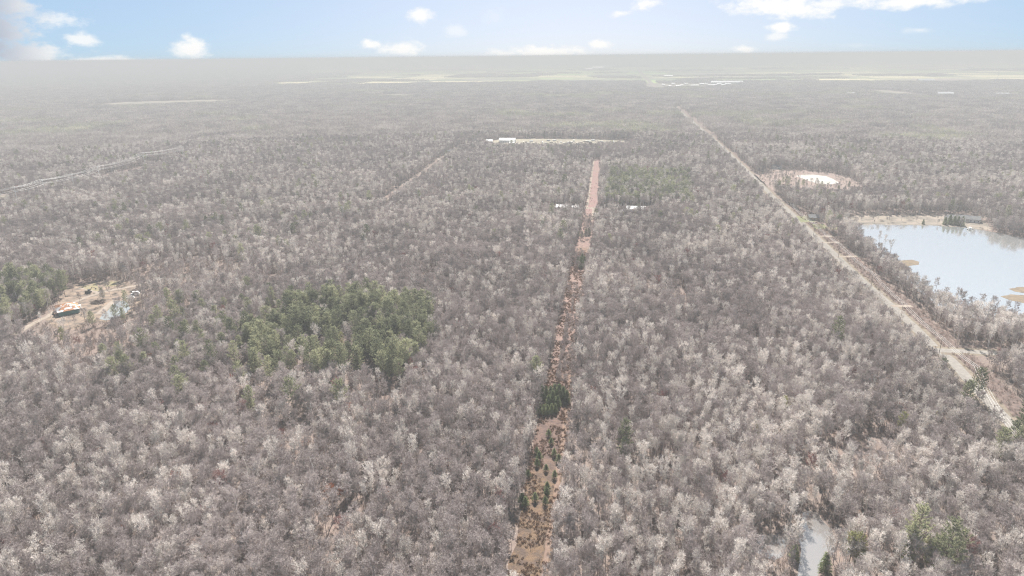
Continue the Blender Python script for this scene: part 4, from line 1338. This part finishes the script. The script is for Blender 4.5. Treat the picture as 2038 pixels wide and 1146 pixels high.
def roof_pieces(A, B, Cc, Dd, nu, nv, dens):
    """boards and sheets laid on the slope A-B (eave) D-C (ridge)"""
    A, B, Cc, Dd = map(Vector, (A, B, Cc, Dd))
    n = (B - A).cross(Dd - A).normalized()
    for j in range(nv):
        for i in range(nu):
            if rr_.random() > dens: continue
            u0, u1, v0, v1 = i / nu + .006, (i + 1) / nu - .006, j / nv + .01, (j + 1) / nv - .01
            g_ = lambda u, v: (A.lerp(B, u)).lerp(Dd.lerp(Cc, u), v) + n * (.05 + .03 * float(rr_.random()))
            q = [g_(u0, v0), g_(u1, v0), g_(u1, v1), g_(u0, v1)]
            white = rr_.random() < (.5 if i > nu * .35 else .28)
            MB().add(q + [p + n * .05 for p in q], [(3, 2, 1, 0), (4, 5, 6, 7), (0, 1, 5, 4), (1, 2, 6, 5), (2, 3, 7, 6), (3, 0, 4, 7)]).build('roof_sheet' if white else 'roof_board', M['wrap'] if white else M['board'], rb)
roof_pieces(rv[0], rv[1], rv[5], rv[4], 8, 5, .85)
roof_pieces(rv[2], rv[3], rv[4], rv[5], 8, 5, .85)
roof_pieces(rv[1], rv[2], rv[5], rv[5], 4, 4, .8)
roof_pieces(rv[3], rv[0], rv[4], rv[4], 4, 4, .8)
for xg in (-3.2, 3.4):                                              # two front gables
    g_ = MB().add([(xg - 2.4, -D2 - .75, HW + .1), (xg + 2.4, -D2 - .75, HW + .1), (xg, -D2 - .75, HW + 2.5), (xg, -D2 + 3.4, HW + 2.5)], [(0, 1, 2), (1, 3, 2), (0, 2, 3)])
    g_.build('gable', M['wrap'] if xg > 0 else M['board'], H_)
x, y = at(159, 614)
tl = empty('portable_toilet', (x, y, .05), .3); tag(tl, 'pale blue portable toilet cabin at the right corner of the unfinished house', 'toilet')
MB().box(-.9, .9, -.9, .9, 0, 2.5).build('cabin', M['white_wall'], tl); MB().box(-1.0, 1.0, -1.0, 1.0, 2.5, 2.75).build('roof', M['white_roof'], tl); MB().box(-.5, .5, -.95, -.89, .1, 2.1).build('door', CAR['silver'], tl)

# ------------------------------------------------------------------ vehicles
def car(px, py, rz, paint, label, group=None, kind_='car'):
    x, y = at(px, py)
    L, Wd, hb, hc = (4.7, 1.85, .95, 1.5) if kind_ == 'car' else (5.7, 2.0, 1.1, 1.9)
    t = empty('parked_' + kind_, (x, y, .12), rz); tag(t, label, kind_, group)
    prof = [(-L / 2, .35), (L / 2, .35), (L / 2, .8), (L / 2 - .15, hb), (-L / 2, hb)]
    b = MB(); n = len(prof)
    b.add([(a, -Wd / 2, z) for a, z in prof] + [(a, Wd / 2, z) for a, z in prof], [tuple(range(n)), tuple(range(2 * n - 1, n - 1, -1))] + [(i, n + i, n + (i + 1) % n, (i + 1) % n) for i in range(n)])
    bo = b.build('body', CAR[paint], t)
    c0, c1 = (-L * .42, L * .2) if kind_ == 'car' else (-L * .05, L * .28)
    c = MB(); w2 = Wd / 2 - .08
    c.add([(c0, -w2, hb), (c1, -w2, hb), (c1, w2, hb), (c0, w2, hb), (c0 + .3, -w2 + .15, hc), (c1 - .7, -w2 + .15, hc), (c1 - .7, w2 - .15, hc), (c0 + .3, w2 - .15, hc)], [(4, 5, 6, 7), (0, 1, 5, 4), (1, 2, 6, 5), (2, 3, 7, 6), (3, 0, 4, 7)])
    c.build('windows', M['glass'], t)
    MB().box(c0 + .3, c1 - .7, -w2 + .15, w2 - .15, hc + .005, hc + .06).build('roof', CAR[paint], t)
    for sx in (-1, 1):
        for sy in (-1, 1):
            MB().tube([(sx * L * .31, sy * (Wd / 2 - .24), .36), (sx * L * .31, sy * (Wd / 2 + .02), .36)], .36, 8).build('wheel', M['rubber'], t)
    return t

def camper(px, py, rz, label, group, paint='white', L=7.0):
    x, y = at(px, py)
    t = empty('camper_trailer', (x, y, .12), rz); tag(t, label, 'trailer', group)
    prof = [(-L / 2, .5), (L / 2 - .5, .5), (L / 2, 1.3), (L / 2 - .5, 2.9), (-L / 2, 3.0)]
    b = MB(); n = len(prof)
    b.add([(a, -1.2, z) for a, z in prof] + [(a, 1.2, z) for a, z in prof], [tuple(range(n)), tuple(range(2 * n - 1, n - 1, -1))] + [(i, n + i, n + (i + 1) % n, (i + 1) % n) for i in range(n)])
    b.build('body', CAR[paint], t)
    for xx in (-L * .25, L * .15):
        MB().box(xx - .6, xx + .6, -1.24, -1.19, 1.5, 2.2).build('window', M['glass'], t)
    for sy in (-1, 1):
        MB().tube([(0, sy * 1.0, .4), (0, sy * 1.22, .4)], .4, 8).build('wheel', M['rubber'], t)
    MB().box(L / 2 - .3, L / 2 + 1.1, -.08, .08, .45, .6).build('hitch', M['steel'], t)
    return t

car(260, 594, .3, 'white', 'white pickup truck parked nearest the yard pond', None, 'truck')
car(266, 588, .15, 'silver', 'silver car behind the white pickup at the yard edge', None, 'car')
camper(272, 587, .2, 'white flat trailer at the right end of the yard above the pickup', None, 'white', 5.0)

# excavator on the spur of the drive
x, y = at(176, 583)
ex = empty('excavator', (x, y, .1), .25); tag(ex, 'dark tracked excavator with raised arm beside the dry lawn', 'excavator')
for s in (-1, 1):
    MB().box(-2.1, 2.1, s * 1.2 - .35, s * 1.2 + .35, 0, .95).build('track', M['rubber'], ex)
MB().box(-2.0, 1.4, -1.3, 1.3, 1.05, 2.1).build('body', M['machine'], ex)
MB().box(.2, 1.6, -1.25, -.2, 2.1, 3.2).build('cab', M['glass'], ex)
MB().tube([(1.3, .1, 1.7), (-.2 + 3.6, .1, 4.6), (5.6, .1, 3.6)], [.28, .25, .2], 4).build('arm', M['machine'], ex)
MB().box(5.3, 6.2, -.5, .7, 2.5, 3.5).build('bucket', M['machine'], ex)

# brush pile
def heap(px, py, L, Wd, Hh, n, label, seed):
    x, y = at(px, py)
    r = random.Random(seed); b = MB()
    for i in range(n):
        a = r.uniform(0, 6.28); q = r.uniform(0, 1) ** .6
        c = Vector((math.cos(a) * L * q * .5, math.sin(a) * Wd * q * .5, r.uniform(.1, Hh * (1 - q * q) + .25)))
        d = Vector((r.uniform(-1, 1), r.uniform(-1, 1), r.uniform(-.35, .35))).normalized() * r.uniform(.8, 2.2)
        b.tube([c - d, c + d * .1, c + d], [.16, .12, .04], 3)
    o = b.build('brush_pile', M['deadwood'], None, (x, y, 0)); tag(o, label, 'brush pile')
heap(194, 603, 10, 6, 2.6, 170, 'dark heap of cut branches in the middle of the house yard', 3)
heap(139, 573, 5, 4, 2.0, 60, 'small dark heap of branches at the far left corner of the yard', 4)

# ------------------------------------------------------------------ buildings further off
far_house(1622, 437, 15, 9, 3.2, 'grey_roof', 'tan_wall', 'dark-roofed house among big bare trees at the left end of the lake', 'houses by the lake')
far_house(1662, 436, 13, 9, 3.2, 'brown_roof', 'white_wall', 'brown-roofed house on the green lawn left of the lake', 'houses by the lake', .1)
far_house(1902, 438, 20, 10, 3.0, 'grey_roof', 'white_wall', 'long low house with white eaves on the far lakeshore', 'houses by the lake', .05)
far_house(1934, 441, 14, 10, 3.4, 'grey_roof', 'white_wall', 'grey-roofed house at the right end of the far lakeshore', 'houses by the lake', -.3)
far_house(1787, 557, 6, 4, 2.6, 'white_roof', 'white_wall', 'small white cabin in the trees between road and lake', None, .6, 'cabin', 'cabin')
far_house(1567, 510, 4, 3, 2.6, 'white_roof', 'white_wall', 'tiny white hunting cabin alone in the wood left of the gravel road', None, .2, 'cabin', 'cabin')
far_house(1265, 421, 22, 9, 4.0, 'white_roof', 'white_wall', 'long white building beside the cross road right of the clearing', None, 0, 'building', 'long_building')
far_house(1243, 424, 6, 5, 2.6, 'white_roof', 'white_wall', 'small white shed left of the long white building', None, 0, 'shed', 'shed')
far_house(1118, 416, 13, 8, 3.0, 'white_roof', 'tan_wall', 'white-roofed house on the cross road left of the clearing', None, 0)
far_house(1145, 417, 8, 6, 3.0, 'white_roof', 'white_wall', 'white garage on the cross road next to the clearing', None, 0, 'garage', 'garage')
far_house(1236, 362, 18, 8, 3.2, 'white_roof', 'white_wall', 'pale house among trees right of the upper pink clearing', None, .05)
far_house(1262, 370, 16, 8, 3.0, 'white_roof', 'white_wall', 'white row building at the edge of the pine plantation', None, .0, 'building', 'long_building')
far_house(1473, 356, 22, 10, 3.6, 'white_roof', 'tan_wall', 'tan house with white roof left of the gravel road near the heath', None, .1)
far_house(1580, 330, 13, 9, 4.2, 'white_roof', 'white_wall', 'white gabled house in the wood behind the sand pit', None, .9)
far_house(1545, 335, 15, 9, 3.4, 'grey_roof', 'white_wall', 'grey-roofed house at the wood edge left behind the sand pit', None, .0)
far_house(1474, 421, 9, 6, 3.2, 'white_roof', 'white_wall', 'white shed with dark door near the cross road', None, .0, 'shed', 'shed')
far_house(1524, 424, 10, 7, 3.2, 'grey_roof', 'white_wall', 'white house between cross road and gravel road', None, .2)
for i, (px, py) in enumerate([(1398, 307), (1409, 308), (1384, 316), (1397, 316), (1416, 316), (1448, 341), (1461, 342)]):
    far_house(px, py, 9 + i % 3 * 3, 7, 3.0, 'white_roof' if i % 2 else 'grey_roof', 'white_wall', ['small white house, top left of the hamlet by the road', 'small white house, top right of the hamlet by the road', 'house with grey roof, left end of the hamlet', 'house in the middle of the hamlet', 'grey-roofed house at the right end of the hamlet', 'pale house above the tan house by the road', 'second pale house above the tan house by the road'][i], 'small houses of the hamlet by the road')
far_house(826, 302, 10, 7, 3.2, 'white_roof', 'white_wall', 'white house in the hazy wood left of the dirt road', None, 0)
far_house(834, 297, 14, 8, 3.4, 'white_roof', 'white_wall', 'white-roofed house behind the first at the dirt road', None, 0)
far_house(893, 304, 16, 9, 3.4, 'grey_roof', 'tan_wall', 'grey house at the head of the dirt road yard', None, .3)
far_house(1010, 283, 34, 14, 5.0, 'white_roof', 'white_wall', 'long white metal barn at the left of the trailer yard', None, 0, 'barn', 'barn')
far_house(1019, 287, 10, 7, 3.2, 'white_roof', 'tan_wall', 'low shed in front of the long white barn', None, 0, 'shed', 'shed')
far_house(974, 284, 14, 9, 4.0, 'white_roof', 'white_wall', 'white house left of the long white barn', None, .1)
far_house(408, 297, 15, 9, 3.6, 'white_roof', 'tan_wall', 'pale house beyond the end of the high-voltage line', None, .3)
far_house(374, 313, 12, 8, 3.6, 'grey_roof', 'white_wall', 'grey-roofed house by the last high-voltage pole', None, .5)
far_house(336, 319, 8, 6, 3.2, 'white_roof', 'white_wall', 'small white house near the second high-voltage pole', None, .2)
far_house(667, 374, 10, 7, 3.0, 'white_roof', 'white_wall', 'white house in the wood left of the dirt road bend', None, .0)
rr2 = random.Random(12)
ORD = 'first second third fourth fifth sixth seventh eighth ninth tenth eleventh twelfth thirteenth fourteenth fifteenth sixteenth seventeenth eighteenth nineteenth twentieth'.split()
ORD += ['twenty-' + w for w in ORD[:9]] + ['thirtieth']
for i in range(30):                                                 # the trailer yard
    px = 1038 + i * 6.6 + rr2.uniform(-2.5, 2.5); py = rr2.uniform(280, 292)
    camper(px, py, -math.atan2(GRID_N.x, GRID_N.y) + rr2.choice([0, 1.57, .4]), 'camper trailer in the sandy yard, ' + ORD[i] + ' counting rightwards from the white barn', 'camper trailers in the sandy yard', rr2.choice(['white', 'white', 'white', 'tan', 'silver']), rr2.uniform(6, 9))
for i in range(16):                                                 # village on the plain
    px = 1322 + i * 9.2 + rr2.uniform(-3, 3); py = rr2.uniform(167.5, 173)
    far_house(px, py, rr2.uniform(14, 34), rr2.uniform(12, 18), 6, 'white_roof', 'white_wall', 'white building of the distant village, ' + ['first', 'second', 'third', 'fourth', 'fifth', 'sixth', 'seventh', 'eighth', 'ninth', 'tenth', 'eleventh', 'twelfth', 'thirteenth', 'fourteenth', 'fifteenth', 'sixteenth'][i] + ' from the left', 'white buildings of the distant village', 0, 'building', 'village_building')
far_house(1446, 166.5, 190, 30, 9, 'white_roof', 'white_wall', 'very long white hall at the right end of the distant village', None, 0, 'building', 'long_building')
for (px, py, w_, lb) in ((1190, 136, 170, 'longest white factory hall on the far plain'), (1215, 133, 120, 'second white factory hall behind the longest one'), (1172, 138.5, 90, 'low white factory hall left of the longest one'), (1330, 153.5, 70, 'white farm building right of the straight far road'), (1343, 122.5, 120, 'white hall close under the horizon'), (1685, 137, 60, 'white silo building on the plain right of centre'), (1919, 140, 80, 'white farm on the plain far right, left one'), (1931, 135, 60, 'white farm on the plain far right, right one'),
                         (1842, 163, 90, 'white farmstead on the straw field at right'), (1880, 190.5, 60, 'white farm at the near edge of the straw field'), (1994, 192, 50, 'low white farm at the right frame edge'), (1692, 190, 30, 'white cabin at the wood edge below the plain')):
    far_house(px, py, w_, w_ * .35, 10, 'white_roof', 'white_wall', lb, None, 0, 'building', 'farm_building')
for i, px in enumerate([1632, 1640, 1656, 1664, 1680, 1688, 1700]):
    far_house(px, 250 + (i % 3) * 1.2, 16, 9, 4.5, 'white_roof', 'white_wall', 'white house in the far row beyond the lake woods, ' + ['leftmost', 'second', 'third', 'fourth', 'fifth', 'sixth', 'rightmost'][i], 'white houses in the far row beyond the lake woods')
for i, (px, py) in enumerate([(1424, 252), (1431, 251), (1340, 207), (1312, 216), (1332, 221)]):
    far_house(px, py, 20, 12, 5, 'white_roof', 'white_wall', ['white house by the far bend of the road, left', 'white house by the far bend of the road, right', 'pale house highest in the far wood on the road', 'white roof left in the far wood', 'white roof low in the far wood'][i], None)

# dock and boat
x, y = at(1925, 455)
dk = empty('boat_dock', (x, y, .1), -math.atan2(GRID_N.x, GRID_N.y)); tag(dk, 'pale wooden dock reaching into the lake from the far shore', 'dock')
for k in range(8):
    MB().box(-1.1, 1.1, -k * 1.2 - 1.15, -k * 1.2, .55, .65).build('plank', M['white_wall'], dk)
for k in range(4):
    for s in (-1, 1):
        MB().tube([(s * 1.0, -k * 2.8 - .6, -.1), (s * 1.0, -k * 2.8 - .6, 1.0)], .09, 5).build('post', M['wood_pole'], dk)
def boat(px, py, rz, label):
    x, y = at(px, py)
    t = empty('pontoon_boat', (x, y, .12), rz); tag(t, label, 'boat', 'boats on the lakeshore')
    for s in (-1, 1):
        MB().tube([(-3.2, s * .95, .25), (2.6, s * .95, .25), (3.5, s * .95, .45)], [.32, .32, .06], 6).build('pontoon', M['steel'], t)
    MB().box(-3.1, 2.9, -1.25, 1.25, .6, .72).build('deck', M['white_wall'], t)
    for s in (-1, 1):
        MB().box(-2.9, 2.6, s * 1.2 - .05, s * 1.2 + .05, .72, 1.4).build('rail', M['white_wall'], t)
    MB().box(-2.6, .4, -1.2, 1.2, 2.5, 2.6).build('canopy', M['wrap'], t)
boat(1931, 457, .3, 'white pontoon boat moored at the far shore dock')
boat(1704, 453, 1.0, 'white pontoon boat pulled up at the left end of the lake')

# ------------------------------------------------------------------ power lines
def cable(p, q, sag, r, n=14):
    p, q = Vector(p), Vector(q)
    pts = []
    for i in range(n + 1):
        t = i / n
        v = p.lerp(q, t); v.z -= 4 * sag * t * (1 - t)
        pts.append(v)
    return pts
def pole_line(tops, ztop, offs, name, label, cat, group, arm_w, mat, rad, wire_r, sag, wire_label, words, levels=((0.0, (-1, 0, 1)),)):
    P_ = [Vector((*at(px, py, ztop), 0)) for px, py in tops]
    att = []
    for i, p in enumerate(P_):
        d = (P_[min(i + 1, len(P_) - 1)] - P_[max(i - 1, 0)]).normalized()
        rz = math.atan2(d.y, d.x)
        t = empty(name, p, rz); tag(t, label % words[i], cat, group)
        MB().tube([(0, 0, 0), (0, 0, ztop * .5), (0, 0, ztop + .6)], [rad, rad * .85, rad * .65], 7).build('pole', mat, t)
        row = []
        for (dz, sp) in levels:
            arm = MB().box(-.1, .1, -arm_w / 2, arm_w / 2, ztop - dz - .12, ztop - dz + .1).build('crossarm', mat, t)
            for s in sp:
                MB().tube([(0, s * arm_w * .47, ztop - dz + .1), (0, s * arm_w * .47, ztop - dz + .5)], [.09, .06], 5).build('insulator', M['insulator'], arm)
                nrm_ = Vector((-d.y, d.x, 0))
                row.append(p + nrm_ * (s * arm_w * .47) + Vector((0, 0, ztop - dz + .55)))
        att.append(row)
    for k in range(len(att[0])):
        b = MB()
        for i in range(len(att) - 1):
            b.tube(cable(att[i][k], att[i + 1][k], sag * (att[i + 1][k] - att[i][k]).length / 60, wire_r), wire_r, 4)
        o = b.build('power_cable', M['wire'], None); tag(o, wire_label[k], 'cable', group + ' wires')
ord_ = ['nearest, at the right frame edge', 'next, where the line bends', 'third from the right', 'fourth from the right', 'fifth from the right', 'sixth from the right', 'seventh, above the lawns', 'eighth, among the trees', 'farthest']
pole_line([(2044, 890), (1980, 806), (1944, 731), (1875, 674), (1798, 604), (1738, 545), (1672, 487), (1622, 446), (1576, 407)], 12.0, None, 'utility_pole', 'wooden utility pole beside the gravel road, %s', 'utility pole', 'utility poles along the gravel road', 2.8, M['wood_pole'], .18, .06, 1.3,
          ['roadside power cable on the left pole ends', 'roadside power cable on the middle insulators', 'roadside power cable on the right pole ends'], ord_)
pole_line([(-60, 388), (28, 373), (84, 358), (142, 347), (194, 331), (284, 304), (362, 292)], 27.0, None, 'transmission_pole', 'tall pale transmission pole with two crossarms, %s', 'transmission pole', 'high-voltage poles on the left', 9.0, M['steel'], .45, .09, 1.6,
          ['high-voltage cable, upper left', 'high-voltage cable, upper middle', 'high-voltage cable, upper right', 'high-voltage cable, lower left', 'high-voltage cable, lower right'],
          ['at the left frame edge', 'leftmost', 'second from the left', 'third from the left', 'fourth from the left', 'second to last', 'last before the wood'], levels=((0.0, (-1, 0, 1)), (4.5, (-1, 1))))
for (px, py, hgt, lb) in ((1985, 158, 130, 'thin radio mast on the plain at the far right'), (1599, 163, 60, 'thin radio mast on the plain near the village hall')):
    x, y = at(px, py)
    t = empty('radio_mast', (x, y, 0)); tag(t, lb, 'mast')
    MB().tube([(0, 0, 0), (0, 0, hgt)], [1.2, .5], 5).build('mast', M['steel'], t)
    for k in range(3):
        a = k * 2.094
        MB().tube([(math.cos(a) * hgt * .4, math.sin(a) * hgt * .4, 0), (0, 0, hgt * .9)], .18, 3).build('guy_wire', M['steel'], t)

# ------------------------------------------------------------------ air
hz = NT('air')
hv = hz.n('ShaderNodeVolumePrincipled', {'Density': HAZE_SIGMA, 'Anisotropy': HAZE_G})
hv.inputs['Color'].default_value = HAZE_TINT
hz.t.links.new(hv.outputs[0], hz.out.inputs['Volume'])
haze = MB().box(-61000, 61000, -3500, 61000, -1.5, 178.0).build('haze', hz.m)
haze['kind'] = 'stuff'
